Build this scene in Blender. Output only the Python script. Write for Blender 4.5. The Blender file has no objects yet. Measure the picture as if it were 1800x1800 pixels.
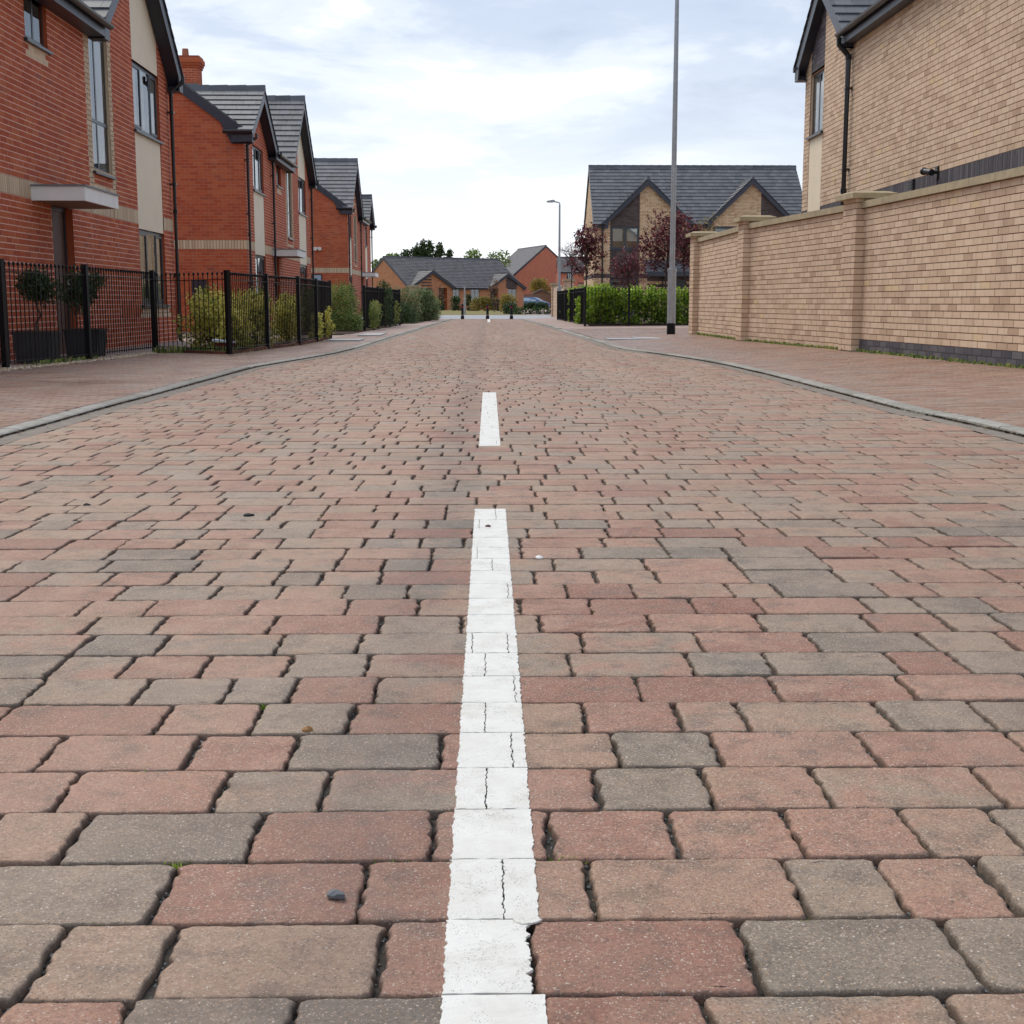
import bpy, math, random
import numpy as np
from mathutils import Vector, Matrix
R = math.radians
sc = bpy.context.scene
COL = sc.collection
# ------------------------------------------------------------------ camera
cam_d = bpy.data.cameras.new('camera'); cam = bpy.data.objects.new('camera', cam_d); COL.objects.link(cam)
cam_d.sensor_width = 36; cam_d.lens = 46.8; cam_d.clip_start = .05; cam_d.clip_end = 3000
cam.location = (0, 0, .70); cam.rotation_euler = (R(90-8.9135), 0, R(-.9917))
sc.camera = cam
sc.view_settings.view_transform = 'Standard'; sc.view_settings.look = 'None'
sc.view_settings.exposure = 0.60; sc.view_settings.gamma = 1.0; sc.view_settings.use_curve_mapping = False
sc.render.engine = 'CYCLES'; sc.cycles.max_bounces = 6; sc.cycles.diffuse_bounces = 3; sc.cycles.glossy_bounces = 3
sc.cycles.transparent_max_bounces = 12; sc.cycles.use_denoising = True
SUN_EL, SUN_AZ = R(52), R(-34)          # azimuth measured from +Y towards +X
# ------------------------------------------------------------------ world
W = bpy.data.worlds.new('World'); sc.world = W; W.use_nodes = True
def world_nodes():
    nt = W.node_tree; n = nt.nodes; l = nt.links; n.clear()
    out = n.new('ShaderNodeOutputWorld'); bg = n.new('ShaderNodeBackground'); bg.inputs['Strength'].default_value = .1
    l.new(bg.outputs[0], out.inputs[0])
    sky = n.new('ShaderNodeTexSky'); sky.sky_type = 'NISHITA'; sky.sun_disc = False
    sky.sun_elevation = SUN_EL; sky.sun_rotation = SUN_AZ; sky.air_density = 1.0; sky.dust_density = 1.5
    tc = n.new('ShaderNodeTexCoord'); sep = n.new('ShaderNodeSeparateXYZ'); l.new(tc.outputs['Generated'], sep.inputs[0])
    def m(op, a, b=None, c=None):
        x = n.new('ShaderNodeMath'); x.operation = op
        for i, v in enumerate((a, b, c)):
            if v is None: continue
            if isinstance(v, (int, float)): x.inputs[i].default_value = v
            else: l.new(v, x.inputs[i])
        return x.outputs[0]
    zz = m('ADD', m('MAXIMUM', sep.outputs[2], 0), .16)
    cmb = n.new('ShaderNodeCombineXYZ'); l.new(m('DIVIDE', sep.outputs[0], zz), cmb.inputs[0]); l.new(m('DIVIDE', sep.outputs[1], zz), cmb.inputs[1])
    cmb.inputs[2].default_value = 3.7
    def noise(scale, det, rough, off, dist=0.0):
        mp = n.new('ShaderNodeMapping'); l.new(cmb.outputs[0], mp.inputs[0]); mp.inputs['Location'].default_value = off
        t = n.new('ShaderNodeTexNoise'); l.new(mp.outputs[0], t.inputs['Vector'])
        t.inputs['Scale'].default_value = scale; t.inputs['Detail'].default_value = det; t.inputs['Roughness'].default_value = rough
        t.inputs['Distortion'].default_value = dist
        return t.outputs[0]
    def ramp(f, stops):
        r = n.new('ShaderNodeValToRGB'); l.new(f, r.inputs[0]); cr = r.color_ramp; cr.interpolation = 'EASE'
        while len(cr.elements) < len(stops): cr.elements.new(.5)
        for e, (p, c) in zip(cr.elements, stops): e.position = p; e.color = (*c, 1)
        return r.outputs[0]
    big = noise(.55, 5, .55, (1.3, .2, 0), .4)
    fine = noise(1.9, 7, .6, (4.0, 2.0, 1.0), .3)
    f = m('ADD', m('MULTIPLY', big, .50), m('MULTIPLY', fine, .50))
    # the bank of greyer cloud stands to the right of the street
    f2 = m('SUBTRACT', f, m('MULTIPLY', m('MINIMUM', m('MAXIMUM', m('SUBTRACT', m('DIVIDE', sep.outputs[0], m('ADD', m('ABSOLUTE', sep.outputs[1]), .15)), -.04), 0), .35), .28))
    cl = ramp(m('SUBTRACT', f2, .036), [(.34, (.36, .425, .545)), (.43, (.445, .51, .625)), (.50, (.60, .645, .715)), (.57, (1.00, 1.00, .99)), (.68, (1.33, 1.30, 1.25))])
    # low haze brightening towards the horizon
    hz = n.new('ShaderNodeMix'); hz.data_type = 'RGBA'
    l.new(m('POWER', m('SUBTRACT', 1.0, m('MINIMUM', m('MULTIPLY', m('MAXIMUM', sep.outputs[2], 0), 4.5), 1)), 1.6), hz.inputs[0])
    l.new(cl, hz.inputs[6]); hz.inputs[7].default_value = (.90, .92, .94, 1)
    sc10 = n.new('ShaderNodeVectorMath'); sc10.operation = 'SCALE'; l.new(hz.outputs[2], sc10.inputs[0]); sc10.inputs['Scale'].default_value = 9.6
    mx = n.new('ShaderNodeMix'); mx.data_type = 'RGBA'; mx.inputs[0].default_value = .9
    l.new(sky.outputs[0], mx.inputs[6]); l.new(sc10.outputs[0], mx.inputs[7]); l.new(mx.outputs[2], bg.inputs[0])
world_nodes()
sl = bpy.data.lights.new('sun', 'SUN'); sl.energy = 1.5; sl.angle = R(30); sl.color = (1, .94, .85)
so = bpy.data.objects.new('sun', sl); COL.objects.link(so)
sd = Vector((math.sin(SUN_AZ)*math.cos(SUN_EL), math.cos(SUN_AZ)*math.cos(SUN_EL), math.sin(SUN_EL)))
so.rotation_euler = sd.to_track_quat('Z', 'Y').to_euler(); so.location = (0, 20, 30)

# ------------------------------------------------------------------ calibrated picture geometry (real positions measured from the photograph)
F = 2340.; PI_ = math.atan(367/2340.); YA = R(.9917)
_fw = np.array([math.sin(YA)*math.cos(PI_), math.cos(YA)*math.cos(PI_), -math.sin(PI_)]); _rt = np.array([math.cos(YA), -math.sin(YA), 0]); _up = np.cross(_rt, _fw)
_C = np.array([0, 0, .7])
def ray(u, v): return _fw + _rt*(u-900)/F - _up*(v-900)/F
def gnd(u, v, z=0.0):
    d = ray(u, v); t = (z-.7)/d[2]; return _C + d*t
def ypl(u, v, y):
    d = ray(u, v); return _C + d*(y/d[1])

# ------------------------------------------------------------------ materials
class NT:
    def __init__(s, name):
        s.m = bpy.data.materials.new(name); s.m.use_nodes = True; s.t = s.m.node_tree; s.n = s.t.nodes; s.l = s.t.links
        s.b = s.n['Principled BSDF']; s.geo = s.n.new('ShaderNodeNewGeometry'); s.tc = s.n.new('ShaderNodeTexCoord')
    def put(s, sock, v):
        if isinstance(v, bpy.types.NodeSocket): s.l.new(v, sock)
        elif isinstance(v, tuple) and len(v) == 3 and sock.type == 'RGBA': sock.default_value = (*v, 1)
        else: sock.default_value = v
    def math(s, op, a, b=0.0, clamp=False):
        x = s.n.new('ShaderNodeMath'); x.operation = op; x.use_clamp = clamp; s.put(x.inputs[0], a); s.put(x.inputs[1], b); return x.outputs[0]
    def noise(s, scale, det=3, rough=.5, vec=None, dim='3D', w=None, dist=0):
        t = s.n.new('ShaderNodeTexNoise'); t.noise_dimensions = dim
        s.l.new(vec if vec is not None else s.geo.outputs['Position'], t.inputs['Vector'])
        if w is not None: s.put(t.inputs['W'], w)
        s.put(t.inputs['Scale'], scale); s.put(t.inputs['Detail'], det); s.put(t.inputs['Roughness'], rough); s.put(t.inputs['Distortion'], dist); return t.outputs[0]
    def vor(s, scale, feat='F1', vec=None, out='Distance'):
        t = s.n.new('ShaderNodeTexVoronoi'); t.feature = feat; s.l.new(vec if vec is not None else s.geo.outputs['Position'], t.inputs['Vector'])
        s.put(t.inputs['Scale'], scale); return t.outputs[out]
    def scalevec(s, v3, vec=None):
        mp = s.n.new('ShaderNodeMapping'); s.l.new(vec if vec is not None else s.geo.outputs['Position'], mp.inputs[0]); mp.inputs['Scale'].default_value = v3; return mp.outputs[0]
    def ramp(s, f, stops, interp='LINEAR'):
        r = s.n.new('ShaderNodeValToRGB'); s.put(r.inputs[0], f); cr = r.color_ramp; cr.interpolation = interp
        while len(cr.elements) < len(stops): cr.elements.new(.5)
        for e, (p, c) in zip(cr.elements, stops):
            e.position = p; e.color = (*(c if isinstance(c, tuple) else (c, c, c)), 1)
        return r.outputs[0]
    def mix(s, f, a, b, mode='MIX'):
        x = s.n.new('ShaderNodeMix'); x.data_type = 'RGBA'; x.blend_type = mode; s.put(x.inputs[0], f); s.put(x.inputs[6], a); s.put(x.inputs[7], b); return x.outputs[2]
    def attr(s, name='tone', typ='GEOMETRY'):
        a = s.n.new('ShaderNodeAttribute'); a.attribute_type = typ; a.attribute_name = name; return a.outputs['Fac']
    def bump(s, h, strength=.5, dist=.002):
        b = s.n.new('ShaderNodeBump'); s.put(b.inputs['Height'], h); b.inputs['Strength'].default_value = strength; b.inputs['Distance'].default_value = dist
        s.l.new(b.outputs[0], s.b.inputs['Normal'])
    def col(s, c, rough=.8, spec=.4, metal=0.0):
        s.put(s.b.inputs['Base Color'], c); s.put(s.b.inputs['Roughness'], rough); s.put(s.b.inputs['Specular IOR Level'], spec); s.put(s.b.inputs['Metallic'], metal); return s.m

def m_brick(name, stops, mort=None, amp=.35, spec=.3):
    """bricks: one tone a brick (face attribute), sanded grain and kiln marks"""
    t = NT(name); a = t.attr()
    base = t.ramp(a, stops)
    grain = t.noise(160, 4, .7); blot = t.noise(9, 3, .6)
    c = t.mix(t.math('MULTIPLY', t.ramp(grain, [(.3, 0.0), (.75, 1.0)]), amp), base, t.mix(.55, base, (.02, .015, .012)))
    c = t.mix(t.math('MULTIPLY', t.ramp(blot, [(.5, 0.0), (.8, 1.0)]), .3), c, t.mix(.5, base, stops[0][1]))
    # weather stains, large and uneven
    c = t.mix(t.math('MULTIPLY', t.ramp(t.noise(.9, 4, .6), [(.45, 0.0), (.75, 1.0)]), .22), c, t.mix(.5, c, (.10, .08, .07)))
    c = t.mix(t.math('MULTIPLY', t.ramp(t.noise(1, 4, .6, vec=t.scalevec((7, 7, .55))), [(.52, 0.0), (.72, 1.0)]), .22), c, (.16, .11, .08))
    c = t.mix(t.math('MULTIPLY', t.ramp(t.noise(2.3, 5, .7), [(.60, 0.0), (.78, 1.0)]), .16), c, (.75, .68, .60))
    t.bump(t.math('ADD', grain, t.noise(45, 3, .6)), .5, .004)
    return t.col(c, .85, spec)
RED = m_brick('red_brick', [(0, (.40, .074, .028)), (.35, (.46, .090, .032)), (.65, (.50, .112, .040)), (.95, (.53, .14, .052)), (1, (.34, .08, .045))], amp=.22)
TAN = m_brick('buff_brick', [(0, (.52, .36, .25)), (.10, (.61, .44, .305)), (.4, (.70, .515, .365)), (.75, (.73, .545, .39)), (.97, (.76, .58, .42)), (1, (.72, .53, .31))], amp=.25)
TANB = m_brick('buff_band_brick', [(0, (.60, .44, .29)), (.5, (.70, .53, .35)), (1, (.75, .59, .41))])
YEL = m_brick('yellow_brick', [(0, (.52, .34, .20)), (.4, (.66, .455, .275)), (.8, (.73, .53, .335)), (1, (.77, .58, .38))], amp=.2)
DRK = m_brick('dark_brick', [(0, (.055, .04, .04)), (.5, (.085, .062, .058)), (1, (.12, .09, .08))])
BLU = m_brick('blue_grey_brick', [(0, (.070, .068, .082)), (.5, (.105, .100, .115)), (1, (.15, .14, .15))])
SAL = m_brick('orange_brick', [(0, (.50, .20, .10)), (.5, (.57, .245, .125)), (1, (.61, .28, .15))])
def m_flat(name, c, rough=.8, spec=.4, var=.15, sc_=4, bumpn=60, bd=.002, metal=0.0):
    t = NT(name); n1 = t.noise(sc_, 5, .6)
    cc = t.mix(t.ramp(n1, [(.3, 0.0), (.7, 1.0)]), tuple(x*(1-var) for x in c), tuple(min(1, x*(1+var)) for x in c))
    t.bump(t.noise(bumpn, 3, .6), .4, bd); return t.col(cc, rough, spec, metal)
MORT_R = m_flat('pink_mortar', (.78, .52, .43), .95, .2, .2, 30)
MORT_T = m_flat('brown_mortar', (.22, .14, .09), .95, .2, .25, 30)
MORT_D = m_flat('grey_mortar', (.17, .15, .14), .95, .2, .2, 30)
CREAM = m_flat('cream_render_panel', (.80, .69, .51), .6, .4, .04, 3, 200, .001)
ANTH = m_flat('anthracite_frame', (.035, .04, .05), .35, .5, .1, 5, 80, .0005)
BLACK = m_flat('black_plastic', (.012, .013, .015), .3, .5, .1, 8, 80, .0005)
BLACKM = m_flat('black_painted_steel', (.006, .0065, .008), .45, .22, .2, 20, 120, .0008)
NAVY = m_flat('dark_fascia_board', (.026, .030, .045), .4, .5, .1, 5, 80, .0005)
WHITE = m_flat('white_trim', (.80, .79, .75), .5, .5, .05, 5, 80, .0005)
SOFF = m_flat('canopy_soffit', (.30, .20, .15), .6, .4, .05, 5, 80, .0005)
WOODD = m_flat('brown_door', (.10, .045, .03), .5, .4, .2, 10, 90, .001)
CURT = m_flat('pale_curtain', (.80, .78, .72), .9, .2, .08, 20)
INNER = m_flat('dark_room', (.03, .03, .032), .9, .1, .2, 3)
STONE = m_flat('coping_stone', (.40, .33, .215), .85, .3, .18, 6, 90, .003)
GALV = m_flat('galvanised_steel', (.34, .36, .375), .45, .5, .12, 9, 60, .0008, .35)
LEAD = m_flat('lead_flashing', (.16, .18, .20), .5, .5, .15, 8)
EARTH = m_flat('bark_and_soil', (.075, .048, .032), .95, .2, .4, 14, 70, .01)
PAINTY = m_flat('pale_slab', (.38, .36, .35), .7, .4, .1, 6)
RUBBER = m_flat('rubber', (.02, .02, .02), .8, .3)
def m_glass():
    t = NT('window_glass'); n = t.n; l = t.l
    gl = n.new('ShaderNodeBsdfGlossy'); gl.inputs['Roughness'].default_value = .01; gl.inputs['Color'].default_value = (.95, .98, 1, 1)
    tr = n.new('ShaderNodeBsdfTransparent'); tr.inputs[0].default_value = (.86, .89, .90, 1)
    fr = n.new('ShaderNodeFresnel'); fr.inputs[0].default_value = 2.2
    mx = n.new('ShaderNodeMixShader'); l.new(fr.outputs[0], mx.inputs[0]); l.new(tr.outputs[0], mx.inputs[1]); l.new(gl.outputs[0], mx.inputs[2])
    l.new(mx.outputs[0], n['Material Output'].inputs[0]); return t.m
GLASS = m_glass()
def m_tile(name, c):
    t = NT(name); a = t.attr()
    b = t.ramp(a, [(0, tuple(x*.72 for x in c)), (.5, c), (1, tuple(x*1.25 for x in c))])
    cc = t.mix(t.math('MULTIPLY', t.ramp(t.noise(6, 5, .65), [(.45, 0.0), (.75, 1.0)]), .35), b, (c[0]*1.7, c[1]*1.75, c[2]*1.6))
    t.bump(t.noise(60, 3, .6), .4, .003); return t.col(cc, .62, .4)
TILE = m_tile('grey_roof_tile', (.100, .106, .120))
TILE2 = m_tile('brown_grey_roof_tile', (.085, .080, .086))
def m_paver():
    t = NT('tumbled_paving_block'); a = t.attr('tone'); b = t.attr('tone2')
    st = [(0, (.32, .128, .086)), (.16, (.38, .178, .124)), (.32, (.48, .262, .186)), (.48, (.46, .288, .198)), (.60, (.41, .295, .212)), (.74, (.345, .275, .208)), (.87, (.27, .222, .172)), (1, (.20, .170, .138))]
    c1 = t.ramp(a, st); c2 = t.ramp(b, st)
    blot = t.noise(7.5, 4, .6, dist=.5)
    base = t.mix(t.ramp(blot, [(.40, 0.0), (.58, 1.0)]), c1, c2)
    bl2 = t.noise(13, 5, .65, dist=.4)
    base = t.mix(t.math('MULTIPLY', t.ramp(bl2, [(.50, 0.0), (.66, 1.0)]), .60), base, (.13, .10, .08))
    base = t.mix(t.math('MULTIPLY', t.ramp(bl2, [(.28, 1.0), (.44, 0.0)]), .35), base, (.52, .36, .26))
    base = t.mix(t.math('MULTIPLY', t.ramp(t.noise(38, 5, .7), [(.38, 0.0), (.7, 1.0)]), .55), base, t.mix(.6, base, (.10, .08, .065)))
    # exposed aggregate: pale, dark and ochre grains
    v = t.vor(330, out='Color'); sx = t.n.new('ShaderNodeSeparateColor'); t.l.new(v, sx.inputs[0])
    d = t.vor(330)
    gr = t.math('LESS_THAN', d, .42)
    base = t.mix(t.math('MULTIPLY', t.math('MULTIPLY', gr, t.math('GREATER_THAN', sx.outputs[0], .80)), .8), base, (.60, .48, .39))
    base = t.mix(t.math('MULTIPLY', t.math('MULTIPLY', gr, t.math('LESS_THAN', sx.outputs[0], .16)), .65), base, (.06, .05, .045))
    base = t.mix(t.math('MULTIPLY', t.math('MULTIPLY', gr, t.math('GREATER_THAN', sx.outputs[1], .86)), .6), base, (.48, .29, .15))
    v2 = t.vor(150, out='Color'); s2 = t.n.new('ShaderNodeSeparateColor'); t.l.new(v2, s2.inputs[0])
    base = t.mix(t.math('MULTIPLY', t.math('LESS_THAN', t.vor(150), .21), t.math('GREATER_THAN', s2.outputs[0], .88)), base, (.70, .62, .54))
    g = t.noise(520, 3, .7)
    gm = t.noise(190, 4, .75)
    base = t.mix(t.math('MULTIPLY', t.ramp(gm, [(.36, 1.0), (.52, 0.0)]), .62), base, t.mix(.55, base, (.05, .035, .028)))
    base = t.mix(t.math('MULTIPLY', t.ramp(gm, [(.54, 0.0), (.68, 1.0)]), .40), base, (.60, .45, .35))
    base = t.mix(t.math('MULTIPLY', t.ramp(g, [(.35, 1.0), (.6, 0.0)]), .45), base, t.mix(.5, base, (.07, .055, .045)))
    # traffic grime in broad soft patches and dust
    base = t.mix(t.math('MULTIPLY', t.ramp(t.noise(1.1, 4, .6), [(.4, 0.0), (.7, 1.0)]), .25), base, (.20, .150, .115))
    # wheel-worn lengths of the street and a dark drip line left of the markings
    wv = t.noise(1, 3, .55, vec=t.scalevec((1.7, .10, 1)))
    base = t.mix(t.math('MULTIPLY', t.ramp(wv, [(.42, 0.0), (.62, 1.0)]), .20), base, (.47, .33, .25))
    sp = t.n.new('ShaderNodeSeparateXYZ'); t.l.new(t.geo.outputs['Position'], sp.inputs[0])
    dx = t.math('ABSOLUTE', t.math('ADD', t.math('ADD', sp.outputs[0], .17), t.math('MULTIPLY', t.math('SUBTRACT', t.noise(2.2, 3, .6), .5), .22)))
    base = t.mix(t.math('MULTIPLY', t.ramp(dx, [(.03, 1.0), (.17, 0.0)]), .42), base, t.mix(.5, base, (.07, .055, .055)))
    oil = t.math('MULTIPLY', t.ramp(t.noise(5.5, 4, .6), [(.68, 0.0), (.76, 1.0)]), .45)
    base = t.mix(oil, base, (.085, .065, .055))
    hs = t.n.new('ShaderNodeHueSaturation'); hs.inputs['Value'].default_value = .90; hs.inputs['Saturation'].default_value = 1.06; t.l.new(base, hs.inputs['Color']); base = hs.outputs[0]
    # dirt worked into the arrises (edge attribute: 1 at the block rim)
    e = t.attr('edge')
    base = t.mix(t.math('MULTIPLY', t.ramp(t.math('ADD', e, t.math('MULTIPLY', t.math('SUBTRACT', t.noise(60, 4, .7), .5), .9)), [(.45, 0.0), (1.0, 1.0)]), .55), base, (.075, .055, .042))
    h = t.math('ADD', t.math('MULTIPLY', t.noise(210, 5, .75), .7), t.math('MULTIPLY', t.noise(35, 3, .5), .9))
    h = t.math('ADD', h, t.math('MULTIPLY', t.math('SUBTRACT', .5, d), .25))
    t.bump(h, .75, .0028)
    return t.col(base, t.ramp(t.noise(3, 4, .6), [(.3, .62), (.7, .82)]), .45)
PAVER = m_paver()
def m_footpaver():
    t = NT('footway_paving_block'); a = t.attr()
    base = t.ramp(a, [(0, (.27, .14, .093)), (.35, (.335, .185, .125)), (.65, (.38, .23, .16)), (.85, (.335, .23, .17)), (1, (.28, .205, .165))])
    base = t.mix(t.math('MULTIPLY', t.ramp(t.noise(.8, 5, .65), [(.42, 0.0), (.68, 1.0)]), .4), base, (.30, .22, .17))
    base = t.mix(t.math('MULTIPLY', t.ramp(t.noise(240, 3, .7), [(.4, 1.0), (.65, 0.0)]), .3), base, (.07, .05, .04))
    t.bump(t.noise(180, 4, .7), .5, .002)
    return t.col(base, t.ramp(t.noise(.7, 4, .6), [(.35, .28), (.65, .62)]), .5)
FPAVER = m_footpaver()
def m_ground(name, c1, c2, s1, c3=None, rough=.95, bs=40, bd=.01, spec=.2):
    t = NT(name); cc = t.mix(t.ramp(t.noise(s1, 6, .65), [(.35, 0.0), (.65, 1.0)]), c1, c2)
    if c3: cc = t.mix(t.math('MULTIPLY', t.ramp(t.noise(s1*14, 5, .7), [(.5, 0.0), (.7, 1.0)]), .6), cc, c3)
    t.bump(t.noise(bs, 5, .7), .6, bd); return t.col(cc, rough, spec)
SAND = m_ground('joint_grit', (.035, .030, .026), (.070, .060, .050), 60, (.13, .13, .125), bs=320, bd=.004)
CHAN = m_ground('channel_concrete', (.20, .17, .145), (.27, .235, .20), 9, (.10, .085, .07), .85, 160, .004)
def m_kerb():
    t = NT('kerb_concrete'); a = t.attr(); c = t.ramp(a, [(0, (.25, .235, .205)), (.5, (.33, .315, .28)), (1, (.40, .385, .35))])
    c = t.mix(t.math('MULTIPLY', t.ramp(t.noise(7, 6, .7), [(.40, 0.0), (.65, 1.0)]), .55), c, (.15, .13, .10))
    c = t.mix(t.math('MULTIPLY', t.ramp(t.noise(90, 4, .7), [(.5, 0.0), (.7, 1.0)]), .4), c, (.12, .11, .09)); t.bump(t.noise(120, 5, .7), .6, .003); return t.col(c, .85, .3)
KERB = m_kerb()
DRYG = m_ground('dry_grass_ground', (.24, .185, .075), (.17, .155, .055), .5, (.10, .11, .035), bs=12, bd=.03)
GRND = m_ground('rough_ground', (.12, .10, .055), (.075, .085, .035), .08, (.06, .07, .025), bs=6, bd=.05)
TARM = m_ground('pale_asphalt', (.27, .28, .30), (.36, .37, .385), 1.2, (.20, .20, .20), .7, 60, .004, .4)
GRAVD = m_flat('shingle', (.46, .33, .21), .8, .3, .45, 45, 90, .002)
PLOT = m_ground('plot_paving', (.26, .19, .155), (.33, .25, .205), 2, (.18, .13, .10), .75, 90, .004, .4)
FARP = m_ground('far_drive_blocks', (.30, .20, .165), (.37, .27, .235), 1.5, (.22, .16, .13), .75, 30, .004, .4)
def m_paint():
    t = NT('white_road_paint')
    c = t.mix(t.ramp(t.noise(14, 5, .7), [(.35, 0.0), (.7, 1.0)]), (.72, .705, .66), (.62, .60, .545))
    pits = t.math('MULTIPLY', t.math('LESS_THAN', t.vor(260), .20), t.ramp(t.noise(22, 3, .6), [(.50, 0.0), (.56, 1.0)]))
    c = t.mix(t.math('MULTIPLY', pits, .75), c, (.20, .17, .14))
    crk = t.math('ABSOLUTE', t.math('SUBTRACT', t.noise(16, 6, .72, dist=.3), .5))
    msk = t.math('MULTIPLY', t.math('LESS_THAN', crk, .0032), t.ramp(t.noise(7, 2, .5), [(.50, 0.0), (.56, 1.0)]))
    c = t.mix(t.math('MULTIPLY', msk, .7), c, (.14, .12, .10))
    c = t.mix(t.math('MULTIPLY', t.ramp(t.noise(3.5, 5, .7), [(.55, 0.0), (.8, 1.0)]), .35), c, (.50, .45, .36))
    t.bump(t.math('SUBTRACT', t.math('ADD', t.noise(300, 4, .7), t.math('MULTIPLY', t.noise(45, 2), .8)), t.math('MULTIPLY', pits, .8)), .6, .0015)
    return t.col(c, .6, .4)
PAINT = m_paint()
def m_leaf(name, stops, trans=.25, rough=.5):
    t = NT(name); c = t.ramp(t.attr(), stops)
    t.col(c, rough, .4); tl = t.n.new('ShaderNodeBsdfTranslucent'); t.l.new(c, tl.inputs[0])
    mx = t.n.new('ShaderNodeMixShader'); mx.inputs[0].default_value = trans
    t.l.new(t.b.outputs[0], mx.inputs[1]); t.l.new(tl.outputs[0], mx.inputs[2]); t.l.new(mx.outputs[0], t.n['Material Output'].inputs[0]); return t.m
L_YEL = m_leaf('variegated_leaf', [(0, (.10, .13, .02)), (.3, (.28, .30, .05)), (.60, (.64, .60, .13)), (1, (.86, .76, .24))], .38)
L_HEDGE = m_leaf('bright_hedge_leaf', [(0, (.05, .095, .010)), (.4, (.18, .30, .022)), (.8, (.37, .52, .045)), (1, (.55, .66, .10))], .35)
L_DARK = m_leaf('dark_leaf', [(0, (.012, .030, .010)), (.5, (.035, .075, .020)), (1, (.09, .15, .04))])
L_MID = m_leaf('mid_green_leaf', [(0, (.05, .09, .02)), (.5, (.17, .25, .06)), (.85, (.34, .43, .11)), (1, (.46, .36, .13))], .35)
L_PUR = m_leaf('purple_leaf', [(0, (.035, .010, .015)), (.5, (.14, .026, .036)), (.85, (.26, .05, .06)), (1, (.42, .10, .10))])
L_GOLD = m_leaf('golden_leaf', [(0, (.14, .12, .02)), (.5, (.32, .26, .05)), (1, (.48, .30, .06))])
L_MIX = m_leaf('green_and_rust_leaf', [(0, (.045, .08, .025)), (.45, (.16, .22, .09)), (.7, (.30, .35, .17)), (.84, (.38, .20, .09)), (1, (.48, .30, .17))], .35)
L_CON = m_leaf('conifer_spray', [(0, (.025, .045, .015)), (.6, (.06, .095, .03)), (1, (.12, .15, .05))], .15)
BARK = m_flat('bark', (.085, .065, .05), .9, .2, .3, 25, 50, .01)
BARKP = m_flat('purple_grey_bark', (.07, .05, .048), .85, .2, .3, 25, 50, .01)
WOODF = m_flat('fence_wood', (.20, .125, .085), .85, .2, .2, 7, 40, .003)
CARB = m_flat('blue_car_paint', (.09, .17, .33), .25, .6, .05, 3, 10, 0)
CARG = m_flat('car_glass', (.30, .42, .52), .05, .8, .05, 3, 10, 0)
LAMP = m_flat('headlamp', (.7, .7, .7), .2, .6)

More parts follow.
